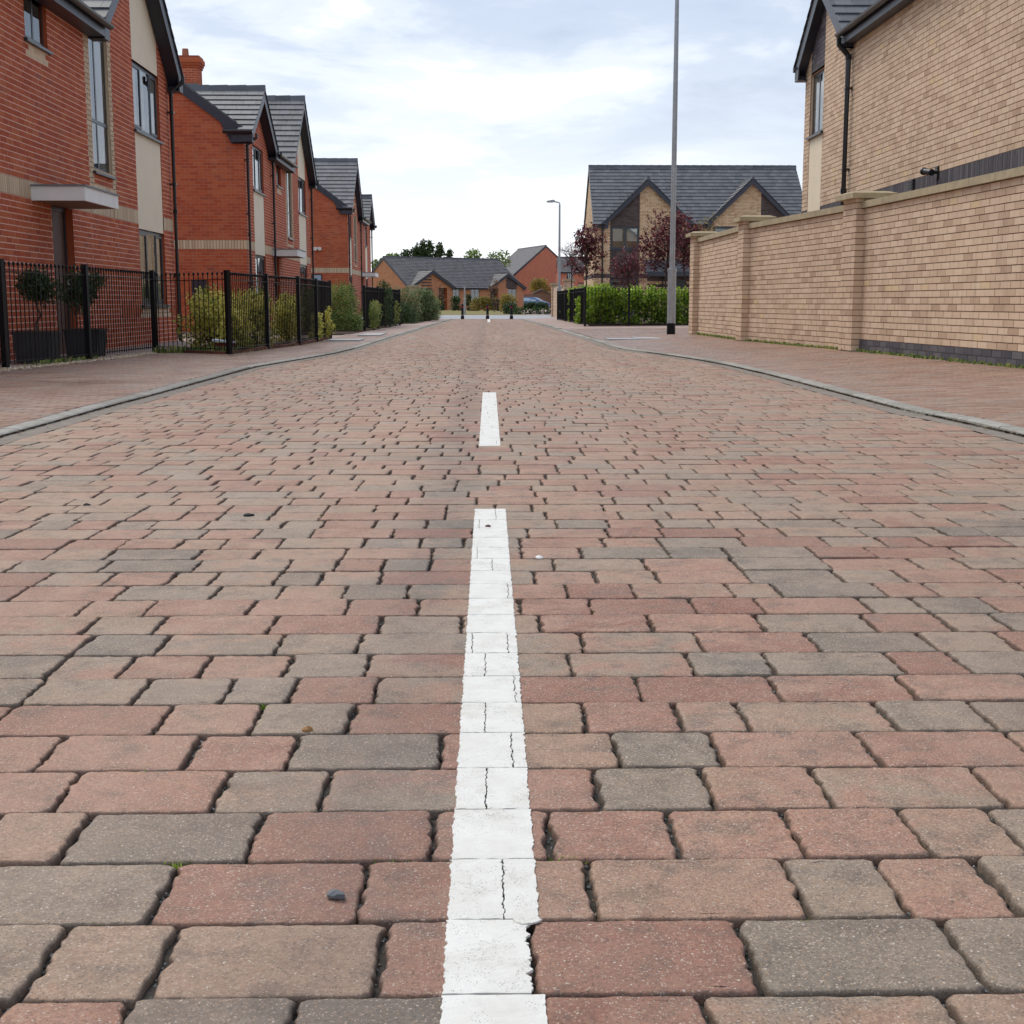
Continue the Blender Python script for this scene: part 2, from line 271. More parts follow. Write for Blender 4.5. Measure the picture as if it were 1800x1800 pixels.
# ------------------------------------------------------------------ mesh helpers
def tag(o, label=None, cat=None, group=None, kind=None):
    if label: o['label'] = label
    if cat: o['category'] = cat
    if group: o['group'] = group
    if kind: o['kind'] = kind
    return o
def link(o, parent=None):
    COL.objects.link(o)
    if parent is not None: o.parent = parent
    return o
def empty(name, loc=(0, 0, 0), rz=0, **k):
    o = bpy.data.objects.new(name, None); o.empty_display_size = .2; link(o); o.location = loc; o.rotation_euler = (0, 0, rz); tag(o, **k); return o
class MB:
    def __init__(s): s.v = []; s.f = []; s.m = []; s.t = []
    def quad(s, a, b, c, d, mi=0, tone=.5):
        k = len(s.v); s.v += [a, b, c, d]; s.f.append((k, k+1, k+2, k+3)); s.m.append(mi); s.t.append(tone)
    def poly(s, pts, mi=0, tone=.5):
        k = len(s.v); s.v += list(pts); s.f.append(tuple(range(k, k+len(pts)))); s.m.append(mi); s.t.append(tone)
    def box(s, x0, x1, y0, y1, z0, z1, mi=0, tone=.5, skip=''):
        k = len(s.v); s.v += [(x0, y0, z0), (x1, y0, z0), (x1, y1, z0), (x0, y1, z0), (x0, y0, z1), (x1, y0, z1), (x1, y1, z1), (x0, y1, z1)]
        fs = {'b': (0, 3, 2, 1), 't': (4, 5, 6, 7), 'f': (0, 1, 5, 4), 'k': (2, 3, 7, 6), 'l': (3, 0, 4, 7), 'r': (1, 2, 6, 5)}
        for n_, f in fs.items():
            if n_ in skip: continue
            s.f.append(tuple(k+i for i in f)); s.m.append(mi); s.t.append(tone)
    def prism(s, pts, axis, a, b, mi=0, tone=.5):
        """closed outline (list of 2-tuples) extruded between a and b along axis 0,1,2"""
        def P(p, q):
            c = [0, 0, 0]; o = [i for i in range(3) if i != axis]; c[o[0]], c[o[1]] = p; c[axis] = q; return tuple(c)
        n = len(pts); k = len(s.v); s.v += [P(p, a) for p in pts] + [P(p, b) for p in pts]
        s.f.append(tuple(range(k, k+n))[::-1]); s.f.append(tuple(range(k+n, k+2*n)))
        for i in range(n): j = (i+1) % n; s.f.append((k+i, k+j, k+n+j, k+n+i))
        s.m += [mi]*(n+2); s.t += [tone]*(n+2)
    def tube(s, pts, rad, n=8, mi=0, tone=.5, cap=True):
        pts = [np.array(p, float) for p in pts]; k0 = len(s.v); m = len(pts)
        if isinstance(rad, (int, float)): rad = [rad]*m
        ref = np.array([.13, .27, .95])
        for i, p in enumerate(pts):
            d = pts[min(i+1, m-1)] - pts[max(i-1, 0)]; d /= (np.linalg.norm(d)+1e-9)
            r_ = ref if abs(d @ ref) < .95 else np.array([1., 0, 0])
            a = np.cross(d, r_); a /= np.linalg.norm(a); b = np.cross(d, a)
            for j in range(n):
                t = 2*math.pi*j/n; s.v.append(tuple(p + rad[i]*(a*math.cos(t)+b*math.sin(t))))
        for i in range(m-1):
            for j in range(n):
                q = (j+1) % n; s.f.append((k0+i*n+j, k0+i*n+q, k0+(i+1)*n+q, k0+(i+1)*n+j)); s.m.append(mi); s.t.append(tone)
        if cap:
            s.f.append(tuple(k0+j for j in range(n))); s.f.append(tuple(k0+(m-1)*n+j for j in range(n))[::-1]); s.m += [mi]*2; s.t += [tone]*2
    def mesh(s, name, mats, smooth=False, extra=None):
        me = bpy.data.meshes.new(name); me.from_pydata(s.v, [], s.f)
        for m_ in (mats if isinstance(mats, (list, tuple)) else [mats]): me.materials.append(m_)
        if len(s.m): me.polygons.foreach_set('material_index', s.m)
        a = me.attributes.new('tone', 'FLOAT', 'FACE'); a.data.foreach_set('value', s.t)
        if smooth: me.polygons.foreach_set('use_smooth', [True]*len(s.f))
        me.update(); return me
    def build(s, name, mats, parent=None, smooth=False, **k):
        o = bpy.data.objects.new(name, s.mesh(name, mats, smooth)); link(o, parent); tag(o, **k); return o
def sharp(o, ang=35):
    me = o.data; me.polygons.foreach_set('use_smooth', [True]*len(me.polygons)); me.set_sharp_from_angle(angle=R(ang)); return o
def one(mb, name, mats, parent=None, **k): return mb.build(name, mats, parent, **k)
rng = random.Random(11); nr = np.random.default_rng(5)

# ------------------------------------------------------------------ brickwork
def split_at(iv, sp):
    out = []
    for a, b in iv:
        c = [a]+[q for q in sorted(sp) if a+.01 < q < b-.01]+[b]; out += list(zip(c[:-1], c[1:]))
    return out
class Wall:
    """brickwork on a vertical plane: origin o, direction ud (2D), outward normal nd (2D). u along, z up"""
    def __init__(s, o, ud, nd, mortar_mat_index=1):
        s.o = np.array(o, float); s.ud = np.array(ud, float); s.nd = np.array(nd, float); s.mb = MB(); s.single = []; s.r = random.Random(hash((round(o[0], 2), round(o[1], 2), round(ud[0], 2))) & 0xffff)
    def P(s, u, d, z): p = s.o + s.ud*u + s.nd*d; return (p[0], p[1], z)
    def brick(s, mb, u0, u1, z0, z1, mi, tone, d1=.0, d0=-.012):
        r = s.r; d1 = d1 + r.uniform(-.0015, .0015)
        P = s.P; k = len(mb.v)
        mb.v += [P(u0, d0, z0), P(u1, d0, z0), P(u1, d0, z1), P(u0, d0, z1), P(u0, d1, z0), P(u1, d1, z0), P(u1, d1, z1), P(u0, d1, z1)]
        fs = [(4, 5, 6, 7), (0, 1, 5, 4), (1, 2, 6, 5), (2, 3, 7, 6), (3, 0, 4, 7)]
        flip = (s.ud[0]*s.nd[1] - s.ud[1]*s.nd[0]) > 0
        for f in fs:
            f = tuple(k+i for i in f); mb.f.append(f[::-1] if flip else f); mb.m.append(mi); mb.t.append(tone)
    def lay(s, ints, z0, zt, zone, mort=.010, bands=(), unit=.225, course=.075, back=-.007, pick=None, sold=.075, splits=()):
        """ints(zmid)->list of (u0,u1); zone(u,z)->brick material slot"""
        z = z0; k = 0
        while z < zt - .02:
            bnd = next((b for b in bands if b[0]-.02 <= z < b[1]-.02), None)
            h = (bnd[1]-bnd[0]) if bnd else min(course, zt-z+.02)
            un = sold if bnd else unit; off = 0 if (bnd or k % 2 == 0) else unit/2
            for (a, b) in split_at(ints(z+h/2), splits):
                if b-a < .02: continue
                q = [s.P(a, back, z), s.P(b, back, z), s.P(b, back, z+h), s.P(a, back, z+h)]
                if (s.ud[0]*s.nd[1] - s.ud[1]*s.nd[0]) > 0: q = q[::-1]
                s.mb.quad(*q, mi=mortslot(zone((a+b)/2, z+h/2)), tone=.5)
                i0 = math.floor((a-off)/un)-1; i = i0
                while True:
                    u0 = off+i*un; u1 = u0+un; i += 1
                    if u0 > b: break
                    c0, c1 = max(u0, a), min(u1, b)
                    if c1-c0 < .035: continue
                    g0 = c0 + (mort/2 if c0 > a+1e-6 else 0); g1 = c1 - (mort/2 if c1 < b-1e-6 else 0)
                    tone = s.r.random(); um = (c0+c1)/2
                    mi = zone(um, z+h/2)
                    if pick and pick(um, z+h/2):
                        s.single.append((g0, g1, z+mort/2, z+h-mort/2, mi, tone))
                    else: s.brick(s.mb, g0, g1, z+mort/2, z+h-mort/2, mi, tone)
            z += h; k += 1
    def singles(s, parent, mats, score, nmax=300):
        L = sorted(s.single, key=lambda t: -score((t[0]+t[1])/2, (t[2]+t[3])/2))
        for t in L[nmax:]: s.brick(s.mb, *t)
        for t in L[:nmax]:
            m = MB(); s.brick(m, *t)
            m.build('brick', mats, parent)
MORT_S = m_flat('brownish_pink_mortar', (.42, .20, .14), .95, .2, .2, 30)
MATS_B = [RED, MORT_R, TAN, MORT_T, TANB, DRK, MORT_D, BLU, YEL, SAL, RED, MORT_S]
B_RED, B_TAN, B_TANB, B_DRK, B_BLU, B_YEL, B_SAL = 0, 2, 4, 5, 7, 8, 9
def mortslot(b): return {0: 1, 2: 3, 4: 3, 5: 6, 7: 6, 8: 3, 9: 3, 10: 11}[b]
def cut(ints, holes):
    out = []
    for a, b in ints:
        segs = [(a, b)]
        for h0, h1 in holes:
            n = []
            for p, q in segs:
                if h1 <= p or h0 >= q: n.append((p, q)); continue
                if h0 > p: n.append((p, h0))
                if h1 < q: n.append((h1, q))
            segs = n
        out += segs
    return out

# ------------------------------------------------------------------ windows (local frame: facade at y=0 facing -y)
def window(parent, x0, x1, z0, z1, mull=(), trans=(), rec=.045, sill=True, curt=(), jamb=B_RED, name='window', sillw=.06, sash=(), w=.055):
    fr = MB(); d0, d1 = rec, rec+.05
    fr.box(x0, x1, d0, d1, z1-w, z1); fr.box(x0, x1, d0, d1, z0, z0+w)
    fr.box(x0, x0+w, d0+.001, d1, z0+w, z1-w); fr.box(x1-w, x1, d0+.001, d1, z0+w, z1-w)
    for m in mull: fr.box(m-w*.5, m+w*.5, d0-.002, d1, z0+w, z1-w)
    for t, a, b in trans: fr.box(a, b, d0-.006, d1, t-w*.5, t+w*.5)
    for a, b, c, d in sash:   # opening casement, an inner frame proud of the main one
        for q in ((a, b, c, c+.04), (a, b, d-.04, d), (a, a+.04, c+.04, d-.04), (b-.04, b, c+.04, d-.04)): fr.box(q[0], q[1], d0-.012, d0+.006, q[2], q[3])
    f = fr.build(name, ANTH, parent)
    # reveals and the dark room behind, which stays closed
    rv = MB(); tn = .5
    for q in (((x0, 0, z0), (x0, 0, z1), (x0, d1, z1), (x0, d1, z0)), ((x1, 0, z0), (x1, d1, z0), (x1, d1, z1), (x1, 0, z1)), ((x0, 0, z1), (x1, 0, z1), (x1, d1, z1), (x0, d1, z1)), ((x0, 0, z0), (x0, d1, z0), (x1, d1, z0), (x1, 0, z0))):
        rv.quad(*q, mi=0)
    rv.box(x0-.1, x1+.1, d1, d1+.5, z0-.1, z1+.1, mi=1, skip='f')
    rv.build('reveal', [MATS_B[jamb], INNER], f)
    xs = [x0+w] + sorted(mull) + [x1-w]
    for a, b in zip(xs[:-1], xs[1:]):
        p = MB(); p.quad((a, d0+.004, z0+w), (b, d0+.004, z0+w), (b, d0+.004, z1-w), (a, d0+.004, z1-w)); p.build('pane', GLASS, f)
    if sill:
        s = MB(); s.prism([(-.05, z0-.055), (-.05, z0-.02), (d0+.02, z0+.005), (d0+.02, z0-.055)], 0, x0-.06, x1+.06); s.build('sill', ANTH, f)
    for a, b, c, d in curt:
        m = MB(); n = max(6, int((b-a)/.025))
        for i in range(n):
            u0 = a+(b-a)*i/n; u1 = a+(b-a)*(i+1)/n; y0 = d0+.020+.006*math.sin(i*1.9); y1 = d0+.020+.006*math.sin((i+1)*1.9)
            m.quad((u0, y0, c), (u1, y1, c), (u1, y1, d), (u0, y0, d))
        m.build('curtain', CURT, f)
    return f
def downpipe(parent, x, ztop, zbot, ygut=-.22, r=.036, clips=(1.2, 2.9, 4.2)):
    m = MB(); yw = -.075
    m.tube([(x, ygut, ztop), (x, ygut, ztop-.10), (x, yw-.02, ztop-.26), (x, yw, ztop-.33), (x, yw, zbot+.06), (x, yw-.03, zbot)], r, 8)
    for c in clips: m.box(x-.055, x+.055, yw-.045, -.001, c-.015, c+.015)
    for c in (ztop-.3, (ztop+zbot)/2): m.tube([(x, yw, c-.04), (x, yw, c+.04)], r*1.2, 8)
    return sharp(m.build('downpipe', BLACK, parent))
def gutter(parent, x0, x1, z, y=-.26):
    m = MB(); n = 6; r = .06; pr = [(y+r*math.cos(math.pi*(1+i/n)), z+r*math.sin(math.pi*(1+i/n))) for i in range(n+1)]
    pr2 = [(y+(r-.006)*math.cos(math.pi*(2-i/n)), z+(r-.006)*math.sin(math.pi*(2-i/n))) for i in range(n+1)]
    m.prism(pr+pr2, 0, x0, x1); return m.build('gutter', BLACK, parent)

# ------------------------------------------------------------------ tiled roofs
def tiles(mb, P0, U, S, N, rows, tw=.30, ex=.30, th=.026, single=None, rnd=None):
    """rows: function(k, s)->list of (a,b) intervals along U at slope distance s; P0 corner at eaves"""
    P0, U, S, N = map(lambda a: np.array(a, float), (P0, U, S, N)); k = 0
    while True:
        iv = rows(k, k*ex+ex/2)
        if iv is None: break
        off = 0 if k % 2 == 0 else tw/2
        for a, b in iv:
            i = math.floor((a-off)/tw)-1
            while True:
                u0 = off+i*tw; u1 = u0+tw; i += 1
                if u0 > b: break
                c0, c1 = max(u0, a), min(u1, b)
                if c1-c0 < .03: continue
                c0 += .002; c1 -= .002
                lift = rnd.uniform(0, .003)
                s0, s1 = k*ex-.04, k*ex+ex+.01
                top0 = th+lift+.012; top1 = .008
                vs = [P0+U*c0+S*s0, P0+U*c1+S*s0, P0+U*c0+S*s0+N*top0, P0+U*c1+S*s0+N*top0, P0+U*c0+S*s1+N*top1, P0+U*c1+S*s1+N*top1]
                vs = [tuple(q) for q in vs]
                tgt = mb
                if single is not None and len(single) < 300: tgt = MB(); single.append(tgt)
                kk = len(tgt.v); tgt.v += vs
                tn = rnd.random()
                for f in ((0, 1, 3, 2), (2, 3, 5, 4), (0, 2, 4), (1, 5, 3)):
                    tgt.f.append(tuple(kk+j for j in f)); tgt.m.append(0); tgt.t.append(tn)
        k += 1
def ridge_caps(mb, A, B, r=.09, ln=.45):
    A = np.array(A, float); B = np.array(B, float); L = np.linalg.norm(B-A); n = max(1, int(L/ln)); d = (B-A)/L
    w = np.cross(d, [0, 0, 1]); w /= np.linalg.norm(w)
    for i in range(n):
        p = A+d*(L*i/n+.003); q = A+d*(L*(i+1)/n+.02); k = len(mb.v); z = np.array([0, 0, 1.])
        for s_, e in ((p, .012), (q, 0)):
            for a in (-1, -.45, .45, 1): mb.v.append(tuple(s_ + w*a*r*1.15 + z*((.02 if abs(a) == 1 else .085)-.10*(abs(a) == 1)+.02+e)))
        for j in range(3): mb.f.append((k+j, k+j+1, k+4+j+1, k+4+j)); mb.m.append(0); mb.t.append(rng.random())
        mb.f.append((k+3, k+2, k+1, k)); mb.f.append((k+4, k+5, k+6, k+7)); mb.m += [0, 0]; mb.t += [.5, .5]

def house(name, label, org, rz, L, D, base, eave, pitch, gables, front_zone, side_zone, bands_f=(), openings=(), panels=(), group=None, band=True, side_near=True, side_far=False, mats_side_holes=(), tile=TILE, pick=0, camloc=None, ov=.20, rtop=None, tile_parts=False, ridge_mid=None, splits=()):
    """a two storey house, facade on local y=0 facing -y, x along it; openings (x0,x1,z0,z1) are cut out of the bricks"""
    H = empty(name, (org[0], org[1], 0), rz, label=label, cat='house', group=group)
    tp = math.tan(pitch); rm = ridge_mid or D/2
    zr = eave + rm*tp
    gables = [(g[0], g[1], g[2] if len(g) > 2 else tp) for g in gables]
    def gz(x):
        z = eave
        for c, h, tg in gables: z = max(z, eave + (h-abs(x-c))*tg)
        return z
    holes = list(openings) + [(p[0], p[1], p[2], p[3]) for p in panels]
    def ints(z):
        iv = [(0, L)] if z < eave-.05 else [(max(0, c-h+(z-eave)/tg), min(L, c+h-(z-eave)/tg)) for c, h, tg in gables if z-eave < h*tg]
        return cut([i for i in iv if i[1] > i[0]], [(h[0], h[1]) for h in holes if h[2] < z < h[3]])
    w = Wall((0, 0), (1, 0), (0, -1)); top = max([eave]+[eave+h*tg for c, h, tg in gables])
    ci = Vector(camloc if camloc else (0, 0, .7)); MW = Matrix.Translation((org[0], org[1], 0)) @ Matrix.Rotation(rz, 4, 'Z'); cl = MW.inverted() @ ci
    w.lay(ints, base, top-.03, front_zone, bands=bands_f, splits=splits, mort=.012 if side_zone(0, 1) in (0, 10) else .010, back=-.0025 if side_zone(0, 1) in (0, 10) else -.006, pick=(lambda u, z: abs(u-cl.x) > 0) if pick else None)
    if pick:
        def score(u, z):
            d2 = (u-cl.x)**2 + cl.y**2 + (z-.7)**2
            pw = MW @ Vector((u, 0, z)); dd = (pw - ci); f_ = dd.x*_fw[0]+dd.y*_fw[1]+dd.z*_fw[2]
            if f_ <= 0: return -1
            uu = 900+F*(dd.x*_rt[0]+dd.y*_rt[1])/f_; vv = 900-F*(dd.x*_up[0]+dd.y*_up[1]+dd.z*_up[2])/f_
            if not (0 < uu < 1800 and 0 < vv < 1800) or (pick == 2 and z < 2.0): return -1/d2
            return 1/d2
        w.singles(H, MATS_B, score, 300)
    w.mb.build('front_wall', MATS_B, H, kind='stuff')
    # end walls
    def sideints(z):
        return [(0, D)] if z < eave-.05 else [((z-eave)/tp, (D - (z-eave)/tp) if rm == D/2 else D)] if z < zr-.05 else []
    if side_near:
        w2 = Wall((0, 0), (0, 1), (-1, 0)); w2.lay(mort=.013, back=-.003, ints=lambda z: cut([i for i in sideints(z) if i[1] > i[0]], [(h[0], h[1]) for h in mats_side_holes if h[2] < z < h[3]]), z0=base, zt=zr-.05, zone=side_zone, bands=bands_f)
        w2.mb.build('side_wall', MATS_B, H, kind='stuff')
    if side_far:
        w3 = Wall((L, 0), (0, 1), (1, 0)); w3.lay(lambda z: [i for i in sideints(z) if i[1] > i[0]], base, zr-.05, side_zone, bands=bands_f)
        w3.mb.build('side_wall', MATS_B, H, kind='stuff')
    # remaining shell (back and any plain end), set just inside
    sh = MB(); e = .02
    zb = lambda y: eave + max(0, min(y, D-y))*tp
    pr = [(e, base-.2), (D, base-.2), (D, eave), (D/2, zr-.03), (e, eave)]
    for xx in (e, L-e): sh.poly([(xx, p[0], p[1]) for p in pr], 0)
    sh.quad((e, D, base-.2), (L-e, D, base-.2), (L-e, D, eave), (e, D, eave), 0)
    sh.quad((e, .15, base-.2), (L-e, .15, base-.2), (L-e, .15, base+.02), (e, .15, base+.02), 0)
    sh.build('rear_wall', [MATS_B[side_zone(0, 1)]], H)
    # roof
    th = pitch; ct, st = math.cos(th), math.sin(th); rr = random.Random(int(L*100))
    mbt = MB(); singles = [] if tile_parts else None
    vo = .07
    def rowsf(k, s):
        y = -ov + s*ct; z = y*tp
        if y > rm: return None
        iv = [(-vo, L+vo)]
        hs = [(c-h+max(0, z)/tg-.02, c+h-max(0, z)/tg+.02) for c, h, tg in gables if (h*tg > z)]
        return cut(iv, hs)
    tiles(mbt, (0, -ov, eave-ov*tp), (1, 0, 0), (0, ct, st), (0, -st, ct), rowsf, rnd=rr)
    def rowsb(k, s):
        y = D+ov-s*ct
        return None if y < rm else [(-vo, L+vo)]
    if not ridge_mid: tiles(mbt, (0, D+ov, eave-ov*tp), (1, 0, 0), (0, -ct, st), (0, st, ct), rowsb, rnd=rr)
    for c, h, tg in gables:
        ga = math.atan(tg); cg, sg_ = math.cos(ga), math.sin(ga)
        for sgn in (-1, 1):
            hw = h+.12
            def rowsg(k, s, sgn=sgn, hw=hw):
                hh = -.12*tg + s*sg_
                if s*cg > hw: return None
                return [(-ov-.03, max(-ov+.35, hh/tp+.05) if hh > 0 else -ov+.45)]
            tiles(mbt, (c+sgn*hw, 0, eave-.12*tg+.012), (0, 1, 0), (-sgn*cg, 0, sg_), (sgn*sg_, 0, cg), rowsg, rnd=rr, single=singles if (sgn == -1) else None)
        # valley underlay so no gap shows
        for sgn in (-1, 1):
            mbt.poly([(c+sgn*h, -ov, eave-.005), (c, -ov, eave+h*tg-.005), (c, h*tg/tp, eave+h*tg-.005), (c+sgn*h, 0, eave-.005)], 0)
    mbt.quad((-vo, -ov, eave-ov*tp-.01), (L+vo, -ov, eave-ov*tp-.01), (L+vo, rm, zr-.01), (-vo, rm, zr-.01), 0) if not gables else None
    ro = mbt.build('roof', [tile], H, kind='stuff')
    und = MB()
    xs = sorted([-vo] + [c-h for c, h, tg in gables] + [c+h for c, h, tg in gables] + [L+vo])
    und.quad((-vo, .02, eave+.0), (L+vo, .02, eave+.0), (L+vo, rm, zr-.02), (-vo, rm, zr-.02)); und.quad((-vo, D+ov, eave-ov*tp), (L+vo, D+ov, eave-ov*tp), (L+vo, rm, zr-.02), (-vo, rm, zr-.02))
    und.build('roof_underlay', [tile], ro)
    if singles:
        for m_ in singles: m_.build('roof_tile', [tile], ro)
    rc = MB(); ridge_caps(rc, (-vo, rm, zr), (L+vo, rm, zr))
    for c, h, tg in gables: ridge_caps(rc, (c, -ov-.03, eave+h*tg+.01), (c, h*tg/tp, eave+h*tg+.01))
    rc.build('ridge_tiles', [tile], ro)
    # eaves: fascia, soffit and gutter between the gables
    free = cut([(-vo, L+vo)], [(c-h-.1, c+h+.1) for c, h, tg in gables])
    for a, b in free:
        if b-a < .15: continue
        m = MB(); m.box(a, b, -ov, -ov+.02, eave-ov*tp-.17, eave-ov*tp+.02); m.box(a, b, -ov+.02, 0, eave-ov*tp-.17, eave-ov*tp-.15); m.build('fascia', NAVY, H)
        gutter(H, a-.05, b+.05, eave-ov*tp+.0, -ov-.065)
    # gable barge boards, soffits and boxed feet
    for c, h, tg in gables:
        zt = eave+h*tg
        for sgn in (-1, 1):
            m = MB(); e0 = h+.14; zt0 = zt-.02; q = .24
            pts = [(c, zt0), (c+sgn*e0, zt0-e0*tg), (c+sgn*e0, zt0-e0*tg-q), (c+sgn*(e0-.26), zt0-e0*tg-q), (c+sgn*(e0-.30), zt0-(e0-.30)*tg-q), (c, zt0-q*1.15)]
            m.prism(pts, 1, -ov, -ov+.025)
            s2 = [(c, zt0-.19), (c+sgn*(e0-.1), zt0-.19-(e0-.1)*tg), (c+sgn*(e0-.1), zt0-.21-(e0-.1)*tg), (c, zt0-.21)]
            m.prism(s2, 1, -ov+.025, .0)
            m.box(min(c+sgn*e0, c+sgn*(e0-.26)), max(c+sgn*e0, c+sgn*(e0-.26)), -ov+.025, .0, zt0-e0*tg-q, zt0-e0*tg-q+.02)
            m.prism([(c+sgn*e0, zt0-e0*tg), (c+sgn*(e0-.02), zt0-e0*tg), (c+sgn*(e0-.02), zt0-e0*tg-q), (c+sgn*e0, zt0-e0*tg-q)], 1, -ov+.025, .25)
            m.build('barge_board', NAVY, H)
            if (sgn == -1 and c-h > .5) or (sgn == 1 and c+h < L-.5) or True:
                xg = c+sgn*(e0+.055); g = MB(); g.tube([(xg, -ov-.02, zt0-e0*tg+.0), (xg, .45, zt0-e0*tg+.0)], .055, 8); g.build('gutter', BLACK, H)
    # main verge boards with boxed ends
    for xx, sg in ((0, -1), (L, 1)):
        if sg == 1 and not (side_far or True): continue
        m = MB(); q = .22; ze = eave-ov*tp
        pts = [(-ov, ze+.01), (rm, zr+.01), (D+ov, ze+.01), (D+ov, ze-q+.03), (D-.12, ze-q+.03), (D-.02, ze-q+ .16), (rm, zr-q*1.1), (.55, eave+.55*tp-q*1.15), (.28, ze-q+.03), (-ov, ze-q+.03)]
        a, b = (xx-vo, xx-vo+.03) if sg == -1 else (xx+vo-.03, xx+vo)
        m.prism(pts, 0, a, b)
        m.box(min(xx, xx+sg*vo), max(xx, xx+sg*vo), -ov+.001, .28, ze-q+.03, ze-q+.05)
        m.build('verge_board', NAVY, H)
    for p in panels:
        m = MB(); m.prism([(p[0], p[2]), (p[1], p[2]), (p[1], min(p[3], gz(p[1])-.05)), (p[0], min(p[3], gz(p[0])-.05))] if len(p) < 6 else p[5], 1, .012, .06)
        m.build('render_panel' if p[4] is CREAM else 'cladding_panel', p[4], H)
    return H

# ================================================================== THE GROUND
def interp(pts, y):
    if y <= pts[0][0]: return pts[0][1]
    for (a, b), (c, d) in zip(pts[:-1], pts[1:]):
        if y <= c: return b+(d-b)*(y-a)/(c-a)
    return pts[-1][1]
_kl = [(100, 740.4), (166.7, 721), (211, 709), (255.6, 697.8), (300, 685.6), (344, 673), (377.8, 664.4), (433, 647.8), (500, 636.2), (544, 629), (589, 621), (633, 610), (678, 595.8), (722, 582.4), (767, 568.7), (784, 564)]
_kr = [(1700, 742), (1611, 726.4), (1522, 703), (1433, 679.8), (1344, 656.7), (1300, 646.9), (1255.6, 636.7), (1166.7, 623.3), (1100, 615), (1069, 607.8), (1037.8, 595.8), (982, 578.9), (944, 567.8)]
KL = [(float(p[1]), float(p[0])) for p in (gnd(u, v) for u, v in _kl)]; KL = [(-3, -2.62)] + KL + [(66, -1.55)]
KR = [(float(p[1]), float(p[0])) for p in (gnd(u, v) for u, v in _kr)]; KR = [(-3, 2.92)] + KR + [(66, 1.5)]
kl = lambda y: interp(KL, y); kr = lambda y: interp(KR, y)
CH = .155
g = MB(); g.quad((-900, -40, -.16), (900, -40, -.16), (900, 1500, -.16), (-900, 1500, -.16)); g.build('ground', GRND, kind='structure')
def strip(ys, fa, fb, za, zb):
    m = MB()
    for a, b in zip(ys[:-1], ys[1:]):
        m.quad((fa(a), a, za), (fb(a), a, zb), (fb(b), b, zb), (fa(b), b, za))
    return m
ysr = [-3+i*.5 for i in range(127)]
road = empty('road', (0, 0, 0), kind='structure')
strip(ysr, lambda y: kl(y), lambda y: kr(y), -.0135, -.0135).build('joint_sand', SAND, road, kind='stuff')
m = strip(ysr, lambda y: kl(y)-.02, lambda y: kl(y)+CH, -.004, -.001); m2 = strip(ysr, lambda y: kr(y)-CH, lambda y: kr(y)+.02, -.001, -.004)
m.build('channel_strip', CHAN, road, kind='stuff'); m2.build('channel_strip', CHAN, road, kind='stuff')
# --- paving blocks: rows across the road, joint positions of the first rows measured in the photograph
class Pav:
    def __init__(s): s.v = []; s.f = []; s.t = []; s.t2 = []; s.e = []
def block(P, x0, x1, y0, y1, lod, r, paint=False):
    jx, jy = r.uniform(.0024, .0042), r.uniform(.0009, .0019)
    if lod: jy = r.uniform(.0022, .0036); jx += .0006
    x0 += jx; x1 -= jx; y0 += jy; y1 -= jy
    n = {0: 14, 1: 5, 2: 1}[lod]; w, h = x1-x0, y1-y0; cx, cy = (x0+x1)/2, (y0+y1)/2
    amp = {0: .0010, 1: .0012, 2: 0}[lod]; rad = r.uniform(.006, .012)
    out = []
    # walk round the outline with rounded tumbled corners
    nx = max(2, int(n*w/h)); ny = n
    for (ax, ay, bx, by, k) in ((x0, y0, x1, y0, nx), (x1, y0, x1, y1, ny), (x1, y1, x0, y1, nx), (x0, y1, x0, y0, ny)):
        dx, dy = bx-ax, by-ay; L = math.hypot(dx, dy); ux, uy = dx/L, dy/L; nxn, nyn = -uy, ux   # inward normal
        isend = (ax == bx)
        if lod == 2:
            out.append((ax+ux*rad*.8, ay+uy*rad*.8)); out.append((bx-ux*rad*.8, by-uy*rad*.8)); continue
        wob = [0.0]
        for i in range(k+1):
            t = i/k; q = rad*.75+(L-1.5*rad)*t
            wob.append(wob[-1]*.45 + r.gauss(0, amp*(2.0 if isend else .55)))
            off = wob[-1] + (amp*.4)
            out.append((ax+ux*q+nxn*off, ay+uy*q+nyn*off))
    m = len(out); k0 = len(P.v); dz = 0 if paint else r.uniform(-.0022, .0018); tx, ty = (0, 0) if paint else (r.uniform(-.006, .006), r.uniform(-.008, .008))
    rings = {0: ((-.030, 0, 1.0), (-.0050, 0, 1.0), (-.0014, .0018, .8), (-.0002, .0042, .3), (0, .011, 0)), 1: ((-.03, 0, 1.0), (-.0048, 0, 1.0), (-.0008, .0035, .4), (0, .012, 0)), 2: ((-.03, 0, 1.0), (-.004, 0, .9), (0, .005, 0))}[lod]
    for z, ins, e in rings:
        sx, sy = 1-2*ins/w, 1-2*ins/h
        for (x, y) in out:
            jz = r.gauss(0, .0004) if (lod == 0 and 0 < ins) else 0
            P.v.append((cx+(x-cx)*sx, cy+(y-cy)*sy, z+dz+jz+(x-cx)*tx+(y-cy)*ty)); P.e.append(e)
    nr_ = len(rings); tone, tone2 = pick_tones(r); f0 = len(P.f)
    for a in range(nr_-1):
        for j in range(m):
            q = (j+1) % m; P.f.append((k0+a*m+j, k0+a*m+q, k0+(a+1)*m+q, k0+(a+1)*m+j))
    P.f.append(tuple(k0+(nr_-1)*m+j for j in range(m)))
    c = len(P.f)-f0; P.t += [tone]*c; P.t2 += [tone2]*c
FORCE = {}
